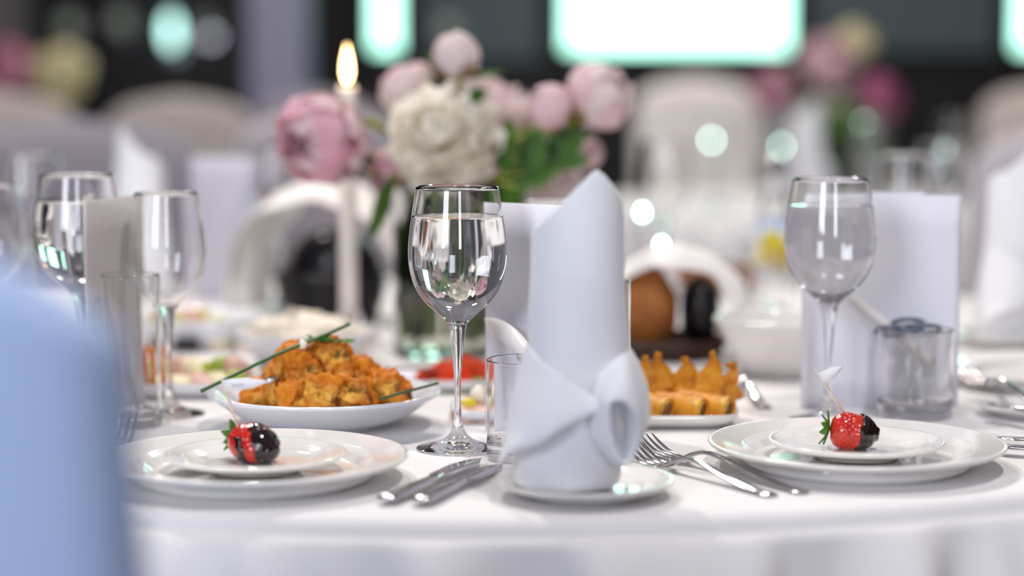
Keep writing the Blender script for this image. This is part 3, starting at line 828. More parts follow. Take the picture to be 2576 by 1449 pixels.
# ------------------------------------------------------------ strawberries and flag picks
def berry_r(t):   # t 0 = calyx end, 1 = tip
    return lin([(0, .0), (.03, .55), (.10, .82), (.22, .97), (.35, 1.0), (.5, .97), (.65, .90), (.8, .76), (.9, .58), (.97, .32), (1, .0)], t)
def strawberry(label, loc, L, Rr, rot, choc_fn, calyx=True, squash=0.92, seeds=150):
    n, nk = 44, 56
    t_ = thing('strawberry', label, 'strawberry', loc, 0, 'chocolate dipped strawberries on the small plates')
    rotm = Euler(rot).to_matrix()
    def pt(t, a, extra=0.0):
        r = berry_r(t) * Rr + extra * (1 if 0.02 < t < .99 else .5)
        p = Vector(((t - .45) * L + (extra if t > .97 else 0), r * cos(a), r * sin(a) * squash))
        p += p.normalized() * noise.noise(p * 90) * 0.0012
        return rotm @ p
    sd = []
    rows = 13
    for i in range(rows):
        tt = .08 + .86 * i / (rows - 1); m_ = max(3, int(16 * berry_r(tt)))
        for k in range(m_): sd.append((tt, 2 * pi * (k + .5 * (i % 2)) / m_))
    def dimple(t, a):
        v = 0
        for st, sa in sd:
            if abs(st - t) < .045:
                da = (a - sa + pi) % (2 * pi) - pi
                q = ((st - t) * L) ** 2 + (da * berry_r(st) * Rr) ** 2
                v -= 0.00075 * math.exp(-q / (0.0011 ** 2))
        return v
    n, nk = 70, 96
    V, Fc = [], []
    for i in range(n + 1):
        t = i / n
        for k in range(nk):
            a = 2 * pi * k / nk
            V.append(pt(t, a, dimple(t, a)))
    for i in range(n):
        for k in range(nk):
            k2 = (k + 1) % nk; Fc.append((i * nk + k, i * nk + k2, (i + 1) * nk + k2, (i + 1) * nk + k))
    link('flesh', mk('flesh', V, Fc), RED, t_)
    # seeds: too small to pick apart
    SV = []
    for st, sa in sd:
        p = pt(st, sa, -0.0004); q = pt(min(st + .02, 1), sa, -0.0004); dd = (q - p).normalized() * .0008
        nrm = p.normalized(); s2 = dd.cross(nrm).normalized() * .0005
        SV.append(([p + dd, p + s2, p - dd, p - s2, p + nrm * .0005, p - nrm * .0005], [(0, 1, 4), (1, 2, 4), (2, 3, 4), (3, 0, 4), (1, 0, 5), (2, 1, 5), (3, 2, 5), (0, 3, 5)]))
    so = link('seeds', mk('seeds', *merge(SV)), SEED, t_); so['kind'] = 'stuff'
    # chocolate coat: shell over the part where choc_fn(t, a) > 0
    V, Fc = [], []; n2, k2n = 90, 120
    idx = {}
    for i in range(n2 + 1):
        for k in range(k2n):
            t = i / n2; a = 2 * pi * k / k2n
            pp = pt(t, a); c = choc_fn(pp) + 0.16 * noise.noise(pp * 190) + 0.05 * noise.noise(pp * 600)
            e = min(1.0, max(0, c) * 9)
            e = e * (2 - e)
            idx[i, k] = (len(V), c); V.append(pt(t, a, -0.0006 + 0.0022 * e))
    for i in range(n2):
        for k in range(k2n):
            q = [idx[i, k], idx[i, (k + 1) % k2n], idx[i + 1, (k + 1) % k2n], idx[i + 1, k]]
            if max(x[1] for x in q) > -0.01: Fc.append(tuple(x[0] for x in q))
    co = link('chocolate_coat', mk('chocolate_coat', V, Fc), CHOC, t_)
    co['label'] = 'dark glossy chocolate'
    if calyx:
        for k in range(8):
            a = 2 * pi * k / 8 + .3; ln = 0.0125 * random.Random(k).uniform(.75, 1.2)
            g = []
            for i in range(6):
                s = i / 5; wdt = .0034 * sin(pi * min(1, s * .92 + .1)) ** .8
                out = Vector((-0.45 * L - 0.001 + .004 * s * s * (-1.2 if k % 2 else -.2) - .002 * s, cos(a) * (ln * s + .001), sin(a) * (ln * s + .001)))
                sd_ = Vector((0, -sin(a), cos(a))) * wdt
                g.append([rotm @ (out - sd_ + Vector((-.0006, 0, 0))), rotm @ (out + Vector((.0006, 0, 0))), rotm @ (out + sd_ + Vector((-.0006, 0, 0)))])
            solid(link('calyx_leaf', mk('calyx_leaf', *sheet_data(g, 2, 2)), PARS, t_), 0.0004)
    return t_
sy = TZ + SZ + 0.0062
# right berry, lying with its leaves to the left, tip in chocolate
RB = D(2142, 1092, 1.645); RB.z = sy + 0.0145
strawberry('bright red strawberry with green leaves and chocolate tip, on the right small plate', RB, 0.038, 0.0158, (0, R(6), R(-8)),
           lambda p: (p.x - .0050 - .18 * p.z) * 50, squash=.96)
LB = D(638, 1120, 1.588); LB.z = sy + 0.0142
strawberry('red strawberry streaked with dark chocolate, on the left small plate', LB, 0.041, 0.0172, (R(8), R(12), R(-38)),
           lambda p: max((p.x - .0015 + .25 * p.z) * 50, (.0032 - abs(p.x + .0095 + .2 * p.z)) * 60 if p.z < .007 else -1, (-p.z - .0125) * 40), calyx=True, squash=.88)
def flag_pick(label, foot, top, flag_pts, word=None):
    foot, top = Vector(foot), Vector(top)
    t = thing('flag_pick', label, 'flag pick', foot, 0, 'paper flags on cocktail sticks')
    d = top - foot
    tube('stick', [Vector((0, 0, 0)) , d * .5, d * .9, d], [.0011, .0011, .0009, .0002], WOODL, t, seg=8)
    # flag_pts: list of pixel outline pairs (top edge, bottom edge)
    g = [[p - foot, q - foot] for p, q in flag_pts]
    o = link('flag', mk('flag', *sheet_data(g, 1, 2)), FLAGP, t); solid(o, 0.0003)
    if word:
        c = bpy.data.curves.new('lettering', 'FONT'); c.body = word; c.size = 0.0032; c.shear = 0.25; c.align_x = 'CENTER'; c.align_y = 'CENTER'; c.extrude = 0.00005; c.space_character = 1.05
        c.materials.append(INK)
        lo = bpy.data.objects.new('lettering', c); COL.objects.link(lo); lo.parent = o
        ex = (D(640, 968, 1.586) - D(570, 972, 1.586)).normalized()
        ez = Vector((0, 0, 1)); ey = ez.cross(ex).normalized(); ez = ex.cross(ey)
        mtx = Matrix((ex, ez, -ey)).transposed().to_4x4()
        mtx.translation = D(596, 969, 1.5835) - foot
        bpy.context.view_layer.update()
        lm = bpy.data.meshes.new_from_object(lo.evaluated_get(bpy.context.evaluated_depsgraph_get()))
        bpy.data.objects.remove(lo); lm.materials.clear(); lm.materials.append(INK)
        lo = bpy.data.objects.new('lettering', lm); COL.objects.link(lo); lo.parent = o
        lo.matrix_local = mtx
    return t
Yf = 1.645
flag_pick('blank white paper flag on a stick in the right strawberry', D(2132, 1052, Yf), D(2046, 924, Yf + .003),
          [(D(2056, 941, Yf), D(2074, 966, Yf)), (D(2070, 934, Yf - .001), D(2088, 959, Yf - .001)), (D(2090, 925, Yf - .001), D(2103, 947, Yf - .001)), (D(2122, 920.5, Yf), D(2123, 921.5, Yf))])
Yg = 1.588
flag_pick('white paper flag with grey lettering on a stick in the left strawberry', D(602, 1084, Yg), D(554, 943, Yg + .004),
          [(D(557, 957, Yg), D(571, 984, Yg)), (D(585, 953, Yg - .001), D(600, 982, Yg - .001)), (D(625, 951, Yg - .001), D(637, 977, Yg - .001)), (D(658, 955, Yg), D(660, 966, Yg)), (D(681, 961, Yg + .001), D(681, 962, Yg + .001))], 'DAIVA')

# ------------------------------------------------------------ fried fish, chives, parsley
fish = [ # px, py, Y, rx, ry, rz, rot
    (678, 985, 1.875, .030, .020, .013, (0, R(-8), R(10)), .10), (742, 990, 1.835, .022, .018, .013, (0, 0, R(60)), .1), (812, 985, 1.830, .018, .017, .018, (0, R(60), 0), .1),
    (885, 985, 1.838, .025, .017, .014, (0, R(10), R(-20)), .15), (965, 975, 1.865, .026, .018, .016, (0, R(22), R(5)), .1), (905, 935, 1.885, .044, .017, .014, (0, R(32), R(8)), .1),
    (760, 945, 1.868, .020, .020, .028, (0, R(-20), 0), .1), (735, 925, 1.885, .020, .018, .026, (0, R(24), 0), .1), (800, 900, 1.892, .034, .020, .015, (0, R(-14), R(10)), .35),
    (835, 890, 1.905, .024, .018, .018, (0, R(30), R(10)), .3), (775, 935, 1.850, .013, .013, .022, (0, R(-12), 0), .1), (850, 962, 1.862, .016, .015, .022, (0, R(8), 0), .1),
    (820, 968, 1.93, .05, .03, .018, (0, 0, 0), .1), (930, 985, 1.93, .035, .03, .016, (0, R(10), 0), .1), (700, 985, 1.93, .03, .03, .014, (0, 0, 0), .1),
    (945, 958, 1.875, .032, .015, .013, (0, R(30), R(4)), .1)]
names = ['at the left end of the pile', 'low at the front left', 'low in the front middle', 'low at the front right', 'at the right end of the pile', 'long, sloping down the right side', 'upright in the left middle',
         'leaning on the left side', 'arched across the top under the parsley', 'on the top right shoulder', 'small curl with dark edges in the middle', 'tucked in the middle under the top piece',
         'behind the front pieces in the bowl middle', 'behind the pieces at right', 'behind the pieces at left', 'flat on the right slope above the chive']
for i, (px, py, Y, a, b, c, rt, bd) in enumerate(fish):
    o = link('fried_fish_piece', blob_mesh(a * .93, b * .93, c * .9, 0.0105, 70, i + 3, 5, bd), FRY, None, D(px, py, Y + (FISH_BACK if Y < 1.9 else -.068)))
    o.rotation_euler = rt
    tag(o, 'golden fried fish piece ' + names[i], 'fried fish', 'fried fish pieces in the white bowl')
def chive(label, pts, r=0.0014):
    o = tube('chive_stalk', curve([p - pts[0] for p in pts], 6), r, CHIVE, None, pts[0], seg=8)
    tag(o, label, 'chive', 'chives on the fried fish')
chive('long green chive leaning up across the fish pile to the left', [D(506, 984, 1.76), D(600, 938, 1.78), D(700, 890, 1.80), D(800, 850, 1.82), D(879, 815, 1.84)], .00175)
chive('pale green chive lying over the right rim of the bowl', [D(955, 1003, 1.77), D(1020, 986, 1.78), D(1102, 964, 1.80)], .0012)
def parsley(label, loc, s, seed):
    rnd = random.Random(seed)
    t = thing('parsley_sprig', label, 'parsley', loc, 0, 'parsley garnish')
    for k in range(13):
        a = rnd.uniform(0, 2 * pi); el = rnd.uniform(-.1, .7); ln = s * rnd.uniform(.5, 1.0)
        d = Vector((cos(a) * cos(el) * 1.3, sin(a) * cos(el), sin(el) * .7)); sd_ = Vector((-sin(a), cos(a), rnd.uniform(-.4, .4)))
        V = [Vector((0, 0, 0))]; tips = 7
        for j in range(tips):
            q = j / (tips - 1) - .5
            V.append(d * ln * (.75 if j % 2 else 1.0) * (1 - q * q) + sd_ * q * ln * 1.0 + Vector((0, 0, rnd.uniform(-.1, .1) * ln)))
        Fc = [(0, j, j + 1) for j in range(1, tips)]
        solid(link('parsley_leaf', mk('parsley_leaf', V, Fc), PARS, t, Vector((rnd.uniform(-.5, .5), rnd.uniform(-.3, .3), 0)) * s, smooth=False), .0003)
    return t
parsley('green parsley sprig on top of the fried fish', D(800, 858, 1.825), .013, 1)
parsley('second green parsley leaf at the right top of the fried fish', D(845, 860, 1.825), .012, 4)
parsley('blurred parsley on top of the creamy salad', D(795, 805, 2.27), .022, 2)
o = link('onion_bit', blob_mesh(.0045, .004, .005, .001, 80, 2, 3), CREAM, None, D(762, 866, 1.812)); tag(o, 'white sauce dab on the upper left of the fried fish', 'sauce')

# ------------------------------------------------------------ spring rolls and wontons
def spring_roll(label, p, q, r=0.0118):
    p, q = Vector(p), Vector(q); d = q - p; Ln = d.length
    t = thing('spring_roll', label, 'spring roll', p, 0, 'spring rolls on the rectangular dish')
    t.rotation_euler = Vector((0, 0, 1)).rotation_difference(d.normalized()).to_euler()
    def fn(x, y, z, a):
        k = 1 + .05 * noise.noise(Vector((x, y, z)) * 120 + Vector((p.x * 50, 0, 0))) + .035 * sin(a * 2 + z * 60)
        return x * k, y * k * .86, z
    prof = [(0, .003), (r * .45, .0025), (r * .80, .001), (r * .92, -.0005), (r, .002), (r, Ln * .3), (r * 1.03, Ln * .6), (r, Ln * .9), (r * .8, Ln), (0, Ln)]
    link('pastry', lathe(prof, 48, fn=fn), PASTRY, t)
    link('filling', lathe([(0, .0004), (r * .5, .0008), (r * .72, .0018), (0, .004)], 32), FILL, t)
    # the rolled edge spiralling at the cut end
    sp_ = [Vector(((r * .95 - r * .4 * k / 26) * cos(k * .36), (r * .85 - r * .36 * k / 26) * sin(k * .36), -.0004 + .0002 * sin(k))) for k in range(27)]
    tube('rolled_edge', sp_, .0010, PASTRY, t, seg=6)
rl = 0.0065 + .0105
for lab, px, py, yy, ex, ey in (('spring roll with its open end nearest the napkin', 1680, 1037, 1.822, 1606, .028), ('middle spring roll with dark open end', 1768, 1037, 1.820, 1640, .030), ('rightmost spring roll with browned open end', 1834, 1034, 1.826, 1700, .034)):
    p = D(px, py, yy); p.z = TZ + rl
    q = D(ex, py - 12, yy + ey); q.z = TZ + rl + .003
    spring_roll(lab, p, q)
def wonton(label, px, py, Y, s, seed, tilt=0.0, m=PASTRY):
    rnd = random.Random(seed)
    ph = rnd.uniform(0, 6)
    o3 = Vector((seed * 1.7, seed * .9, 0))
    def fn(x, y, z, a):
        u = max(0, z / (s * 2.6)); z *= .86
        q = Vector((cos(a), sin(a), u * 2.2))
        k = 1 + (.05 + .14 * u) * sin(a * 3 + ph + u * 4) + .38 * noise.noise(q * 1.3 + o3) + .16 * noise.noise(q * 3.4 + o3)
        return x * k * (1.2 + .35 * u * u) + tilt * z * u, y * k * (.85 - .5 * u), z * (1 + .12 * sin(a + ph) + .22 * u * noise.noise(q * 1.7 - o3))
    prof = [(0, 0)] + smooth_prof([(s * .6, 0.0005), (s * .95, s * .35), (s * .90, s * .9), (s * .66, s * 1.5), (s * .46, s * 2.0), (s * .26, s * 2.5), (s * .10, s * 2.8)], 6) + [(0, s * 2.84)]
    o = link('fried_wonton', lathe(prof, 56, fn=fn), m, None, D(px, py, Y))
    tag(o, label, 'wonton', 'fried wontons behind the spring rolls')
wonton('crisp wonton close behind the napkin edge', 1612, 1003, 1.865, .0138, 2, .15)
wonton('twin peaked wonton left of centre behind the rolls', 1664, 1004, 1.868, .0150, 5, -.08)
wonton('broad wonton in the middle behind the spring rolls', 1712, 1006, 1.872, .0140, 8, .12)
wonton('tall wonton with pointed top at the right', 1782, 1006, 1.866, .0152, 11, .1)
wonton('wonton leaning at the right end behind the rolls', 1818, 1010, 1.885, .0125, 14, .35)
wonton('wonton hidden at the back of the dish', 1740, 1006, 1.905, .0120, 17, .0)
wonton('browned wonton beside the tall glass, at the back left of the dish', 1590, 1000, 1.895, .014, 20, .0)

# ------------------------------------------------------------ other food (soft in the photograph)
def piece(name, label, cat, me, m, loc, rot=(0, 0, 0), group=None):
    o = link(name, me, m, None, loc); o.rotation_euler = rot
    return tag(o, label, cat, group)
rnd = random.Random(12)
# tomato and cucumber
def slice_obj(name, label, cat, loc, r, th, ms, rot, group):
    t = thing(name, label, cat, loc, 0, group); t.rotation_euler = rot
    link('skin', lathe([(r * .93, -th / 2), (r, -th * .35), (r, th * .35), (r * .93, th / 2), (r * .9, 0.0), (r * .93, -th / 2)], 32), ms[0], t)
    link('flesh', lathe([(0, -th / 2), (r * .93, -th / 2), (r * .95, 0), (r * .93, th / 2), (0, th / 2)], 32), ms[1], t)
TL = ['left', 'middle', 'right']
for i, (px, py, Y, r) in enumerate(((1125, 950, 2.08, .020), (1165, 945, 2.09, .022), (1200, 955, 2.07, .020), (1082, 965, 2.07, .017), (1145, 962, 2.05, .018))):
    slice_obj('tomato_slice', 'red tomato slice on the dish before the vase, ' + ['second from left', 'highest, behind the goblet stem', 'rightmost beside the card', 'leftmost', 'front, below the others'][i], 'tomato',
              D(px, py, Y), r, .008, (TOM, TOM), (R(50 + 10 * i % 40), R(rnd.uniform(-20, 20)), 0), 'tomato slices')
for i, (px, py, Y, r) in enumerate(((1100, 985, 2.045, .019), (1135, 990, 2.04, .018), (1175, 990, 2.045, .019), (1205, 985, 2.05, .018))):
    slice_obj('cucumber_slice', 'dark skinned cucumber slice under the tomatoes, ' + ['leftmost', 'second from left', 'right of the goblet stem', 'rightmost'][i], 'cucumber',
              D(px, py, Y), r, .007, (CUC, CUCF), (R(24 + 12 * (i % 2)), R(rnd.uniform(-25, 25)), 0), 'cucumber slices')
# salmon snacks
for i, (px, py, Y) in enumerate(((1168, 1046, 1.862), (1202, 1043, 1.866), (1235, 1046, 1.862), (1195, 1016, 1.885))):
    piece('salmon_snack', 'pale salmon snack on the small dish, ' + ['leftmost', 'middle', 'rightmost beside the card', 'top of the heap with lemon'][i], 'snack', blob_mesh(.0125, .011, .010, .004, 80, i, 3), SALM, D(px, py, Y), group='salmon snacks')
piece('lemon_wedge', 'yellow lemon piece on the salmon snacks', 'lemon', blob_mesh(.010, .005, .006, .001, 60, 3, 3), YEL, D(1175, 1018, 1.865))
piece('cream_curl', 'cream dab on top of the salmon snacks', 'sauce', blob_mesh(.009, .008, .009, .002, 90, 9, 3), CREAM, D(1205, 995, 1.875))
# ham and lettuce rolls
for i in range(12):
    px = 365 + (i % 6) * 44 + rnd.uniform(-6, 6); row = i // 6
    py = 985 - row * 40; Y = 2.025 + row * .05
    m_ = [HAM, LETT, CHEESE, HAM, CHEESE, LETT][(i + row) % 6]; nm = {HAM.name: ('ham_roll', 'rolled ham slice'), LETT.name: ('lettuce_leaf', 'curled lettuce leaf'), CHEESE.name: ('cheese_roll', 'pale cheese roll')}[m_.name]
    piece(nm[0], nm[1] + ' in the %s row of the left dish, %s' % (('front', 'back')[row], ['first', 'second', 'third', 'fourth', 'fifth', 'last'][i % 6] + ' from the left'), nm[0].split('_')[0],
          blob_mesh(.020, .017, .017, .006, 60, i + 30, 3), m_, D(px, py, Y), (0, R(rnd.uniform(-40, 40)), 0), 'rolls on the left dish')
for i in range(5):
    px = 352 + i * 16
    p = D(px, 985, 2.0)
    o = tube('carrot_stick', [Vector((0, 0, 0)), Vector((rnd.uniform(-.01, .01), 0, .045))], .0035, CARROT, None, p, seg=4)
    tag(o, 'orange carrot stick left of the wine glass stem, ' + ['first', 'second', 'third', 'fourth', 'fifth'][i] + ' from the left', 'carrot', 'carrot sticks seen through the straight glass')
# yellow salad with olives
for i, (px, py, Y, m_, nm, lab, s) in enumerate(((470, 818, 2.44, HAM, 'meat_roll', 'brown meat roll on the yellow salad', .024), (540, 835, 2.42, LETT, 'lettuce_leaf', 'yellow green leaf right on the yellow salad', .022), (430, 830, 2.41, LETT, 'lettuce_leaf', 'green leaf left on the yellow salad', .022),
        (505, 850, 2.39, YEL, 'pepper_strip', 'yellow pepper in the middle of the salad', .018), (575, 840, 2.42, YEL, 'pepper_strip', 'yellow pepper at the right of the salad', .015), (507, 790, 2.45, YEL, 'cherry_tomato', 'small yellow tomato topping the yellow salad', .009), (450, 858, 2.38, CHEESE, 'cheese_cube', 'pale cheese at the front left of the salad', .016), (548, 862, 2.38, CHEESE, 'cheese_cube', 'pale cheese at the front right of the salad', .016))):
    piece(nm, lab, nm.split('_')[0], blob_mesh(s, s * .8, s * .75, s * .25, 50, i + 50, 3), m_, D(px, py, Y), (0, 0, 0), 'pieces of the yellow salad')
for i, px in enumerate((452, 470, 487)):
    piece('black_olive', 'black olive at the front of the yellow salad, ' + TL[i], 'olive', blob_mesh(.008, .008, .0075, 0, 1, 0, 3), OLIVE, D(px, 866, 2.345), group='black olives')
# creamy salad heap
for i, (px, py, Y, s) in enumerate(((690, 865, 2.235, .036), (755, 850, 2.26, .040), (830, 858, 2.25, .036), (885, 875, 2.22, .026), (640, 882, 2.22, .022), (770, 885, 2.20, .034))):
    piece('creamy_dumpling', 'cream coloured dumpling in the creamy salad bowl, ' + ['left of the spoon', 'under the parsley', 'right of the parsley', 'right end', 'left end', 'front middle'][i], 'dumpling', blob_mesh(s * .86, s * .74, s * .54, s * .20, 42, i + 70, 4), CREAM, D(px, py - 18, Y), group='dumplings in the creamy salad')
piece('pastry_wedge', 'golden pastry wedge beside the white deep bowl', 'pastry', mk('w', *( [Vector(p) for p in ((-.03, -.012, 0), (.03, -.012, 0), (-.012, -.010, .032), (-.03, .02, 0), (.03, .02, 0), (-.012, .016, .032))], [(0, 1, 2), (5, 4, 3), (0, 2, 5, 3), (1, 4, 5, 2), (0, 3, 4, 1)])), PASTRY, D(1820, 872, 2.45))

# ------------------------------------------------------------ covered bread baskets
def cloth_tent(label, loc, rx, ry, h, rz, m, seed):
    """napkin arched over a basket, ends hanging at the sides"""
    rnd = random.Random(seed); g = []
    n = 11
    for j in range(6):
        row = []; v = j / 5 - .5
        for k in range(n):
            a = pi * (1 - k / (n - 1))
            x = rx * cos(a) * (1 + .10 * sin(j * 1.9 + seed)); z = h * sin(a) ** .75 * (1 - .5 * v * v)
            y = v * 2 * ry + .010 * sin(k * 1.3 + seed)
            row.append(Vector((x + rnd.uniform(-.004, .004), y, z + rnd.uniform(-.006, .006) + .004)))
        g.append(row)
    o = link('bread_cloth', mk('bread_cloth', *sheet_data(g, 5, 5)), m, None, loc); o.rotation_euler[2] = rz
    solid(o, .002)
    tag(o, label, 'cloth', 'white cloths over the bread baskets')
def basket(label, loc, r, h, m, inner):
    t = thing('bread_basket', label, 'basket', loc, 0, 'bread baskets')
    prof = [(0, .002), (r * .75, 0), (r * .8, .004), (r * .97, h * .5), (r, h), (r * .96, h + .002), (r * .93, h * .5), (r * .74, .008), (0, .008)]
    link('basket_wall', lathe(prof, 64), m, t)
    for k in range(6):
        z = h * (k + .5) / 6; rr = r * (.8 + .19 * min(1, z / h * 1.4)) + .0015
        link('woven_ring', mk('woven_ring', *tube_data([Vector((rr * cos(a), rr * sin(a), z + .0015 * sin(a * 14 + k * pi))) for a in [2 * pi * q / 56 for q in range(57)]], .0028, 6)), m, t)
    return t
BB = XY(835, 2.66)
basket('black basket under a white cloth, left of the vase', BB, .070, .065, BLACK, BREAD)
piece('black_dome', 'black round dome inside the left basket under the cloth', 'bread', blob_mesh(.060, .048, .056, .003, 20, 5, 4), BLACK, BB + Vector((0.004, 0, .066)))  # plain black dome filling the basket under the cloth
cloth_tent('white cloth draped high over the black basket behind the candle', BB + Vector((-.012, .04, 0.008)), .112, .062, .168, R(-14), WARMCLOTH, 1)
BR = XY(1670, 2.32)
basket('dark wicker basket of brown bread right of the napkin', BR, .068, .022, WICK, BREAD)
for i, (dx, dz, sz, mm) in enumerate(((-.020, .054, (.036, .036, .048), BREAD), (.040, .050, (.023, .034, .042), BLACK))):
    piece('bread_loaf', ['large brown bread loaf in the basket right of the napkin', 'dark bread loaf at the right side of the brown loaf'][i], 'bread', blob_mesh(*sz, .002, 30, i + 2, 4), mm, BR + Vector((dx, 0, dz)), (0, 0, 0), 'bread loaves under the cloth')
cloth_tent('white cloth arched over the brown bread right of the napkin', BR + Vector((.012, .02, .0)), .085, .055, .118, R(-6), WARMCLOTH, 5)
BS = XY(1790, 3.0)
basket('small brown basket far behind, right of the bread cloth', BS, .05, .04, BREAD, BREAD)

# ------------------------------------------------------------ water bottle, candle
WB = XY(1945, 2.78)
t = thing('water_bottle', 'clear water bottle with silver cap and pale label, behind the lemon glass', 'bottle', WB)
link('bottle_glass', lathe([(0, .002), (.022, 0), (.0245, .003), (.025, .03), (.025, .12), (.022, .14), (.015, .165), (.0135, .185), (.0122, .185), (.0135, .165), (.0205, .14), (.0235, .12), (.0235, .03), (.022, .006), (0, .005)], 48), GLASS, t)
link('bottle_label', lathe([(.0253, .055), (.0253, .125), (.0257, .125), (.0257, .055), (.0253, .055)], 48), LABEL, t)
link('bottle_cap', lathe([(0, .206), (.0135, .206), (.015, .203), (.015, .184), (.0137, .184), (.0137, .202), (0, .202)], 40), STEEL, t)
for i in range(5):
    o = piece('lemon_slice', ['yellow', 'pale'][i % 2] + ' lemon slice in the glass before the bottle, ' + ['leftmost', 'second from left', 'middle', 'second from right', 'rightmost'][i], 'lemon', lathe([(0, -.002), (.015, -.002), (.0155, 0), (.015, .002), (0, .002)], 24), [YEL, CHEESE][i % 2], XY(1937, 2.58, .085 + .012 * (i % 3)) + Vector((-.016 + .008 * i, -.01 + .01 * (i % 2), 0)), (R(40 * i), R(25 * i), 0), 'lemon slices in the glass')

CA = XY(879, 2.44)
t = thing('taper_candle', 'lit white taper candle rising behind the left pink peony', 'candle', CA)
ctop = D(878, 216, 2.44).z - TZ
link('wax', lathe([(0, .02), (.0105, .02), (.0108, .1), (.0106, ctop - .004), (.0095, ctop), (.006, ctop - .002), (0, ctop - .003)], 40), WAX, t)
tube('wick', [(0, 0, ctop - .004), (.0005, 0, ctop + .004), (.0015, 0, ctop + .008)], .0007, OLIVE, t, seg=6)
fh = .046
link('flame_or_glint', lathe([(0, ctop + .003), (.0026, ctop + .006), (.0050, ctop + .012), (.0056, ctop + .018), (.0046, ctop + .030), (.0022, ctop + .040), (0, ctop + .003 + fh)], 32), FLAME, t)
t = thing('candle_holder', 'low glass candle holder under the white taper', 'candle holder', CA)
link('glass_body', lathe([(0, 0), (.032, 0), (.034, .004), (.02, .010), (.014, .02), (.0155, .035), (.0125, .035), (.0115, .02), (0, .018)], 48), GLASS, t)
pl = bpy.data.lights.new('candle_glow', 'POINT'); pl.energy = 0.35; pl.color = (1, .62, .28); pl.shadow_soft_size = .01
po = bpy.data.objects.new('candle_glow', pl); COL.objects.link(po); po.location = CA + Vector((0, -.0, ctop + .022))

# ------------------------------------------------------------ vase and peonies
VC = Vector((-0.076, 2.33, TZ))
t = thing('glass_vase', 'clear cylinder vase of water holding the peonies', 'vase', VC)
vr = .058; vh = .200
link('glass_body', lathe([(0, .001), (vr - .003, 0), (vr, .003), (vr, vh), (vr - .0012, vh + .0008), (vr - .0025, vh), (vr - .0025, .012), (vr - .006, .009), (0, .009)], 96), GLASS, t)
link('water', lathe([(0, .0088), (vr - .0062, .0088), (vr - .0023, .0118), (vr - .0023, .150), (vr - .0035, .1495), (0, .1495)], 96), VWATER, t)

def frame(d):
    d = Vector(d).normalized()
    return Vector((0, 0, 1)).rotation_difference(d).to_matrix()
def cup_petal(Rr, open_, wdeg, ruffle=.06, seed=0, top=.95):
    """petal as a patch of a cup: open_ 0 = closed ball, 1 = flat bowl"""
    rnd = random.Random(seed); V = []; nu, nv = 8, 8
    for i in range(nv + 1):
        v = i / nv
        ang = -pi / 2 + v * pi * (top * (1 - .55 * open_))
        r = Rr * (cos(ang) + open_ * v * .6) / (1 + .5 * open_) ; z = Rr * (sin(ang) * (1 - .25 * open_) + .1)
        for j in range(nu + 1):
            u = j / nu * 2 - 1
            ww = wdeg * (.35 + .65 * sin(pi * min(1, v * .85 + .08)) ** .5) * (1 if v < .85 else 1 - .35 * (v - .85) / .15 * abs(u))
            a = R(ww / 2) * u
            rr = r * (1 + ruffle * v * sin(u * 5 + seed) + .05 * noise.noise(Vector((u * 2, v * 3, seed))))
            rr *= 1 + .16 * v * noise.noise(Vector((u * 1.6 + seed, v * 2.2, 2.0)))
            V.append(Vector((rr * cos(a), rr * sin(a), z - .14 * Rr * v * u * u + Rr * .22 * v * v * noise.noise(Vector((u * 3, seed, 0))))))
    Fc = [(i * (nu + 1) + j, i * (nu + 1) + j + 1, (i + 1) * (nu + 1) + j + 1, (i + 1) * (nu + 1) + j) for i in range(nv) for j in range(nu)]
    return mk('petal', V, Fc)
def strap_petal(L, W, curl, seed):
    V = []; nu, nv = 4, 7
    for i in range(nv + 1):
        v = i / nv; w_ = W * (.3 + .7 * v ** .7) * (1 if v < .9 else .85)
        a = curl * v
        x = L * (sin(a) / max(curl, .01)); z = L * ((1 - cos(a)) / max(curl, .01))
        for j in range(nu + 1):
            u = j / nu * 2 - 1
            notch = -.10 * L * (v > .95) * (1 - abs(u)) 
            V.append(Vector((x + notch + .04 * L * noise.noise(Vector((u * 3, v * 4, seed))), u * w_ / 2, z + .16 * W * u * u * 2 + .06 * L * noise.noise(Vector((u * 2 + seed, v * 3, 1))))))
    Fc = [(i * (nu + 1) + j, i * (nu + 1) + j + 1, (i + 1) * (nu + 1) + j + 1, (i + 1) * (nu + 1) + j) for i in range(nv) for j in range(nu)]
    return mk('petal', V, Fc)
def leaf_blade(L, W, droop=.3, fold=.15):
    g = []
    for i in range(7):
        s = i / 6; w_ = W / 2 * sin(pi * (s * .93 + .05)) ** .8
        c = Vector((L * s, 0, -droop * L * s * s))
        g.append([c + Vector((0, -w_, fold * w_)), c, c + Vector((0, w_, fold * w_))])
    return mk('leaf', *sheet_data(g, 2, 3))
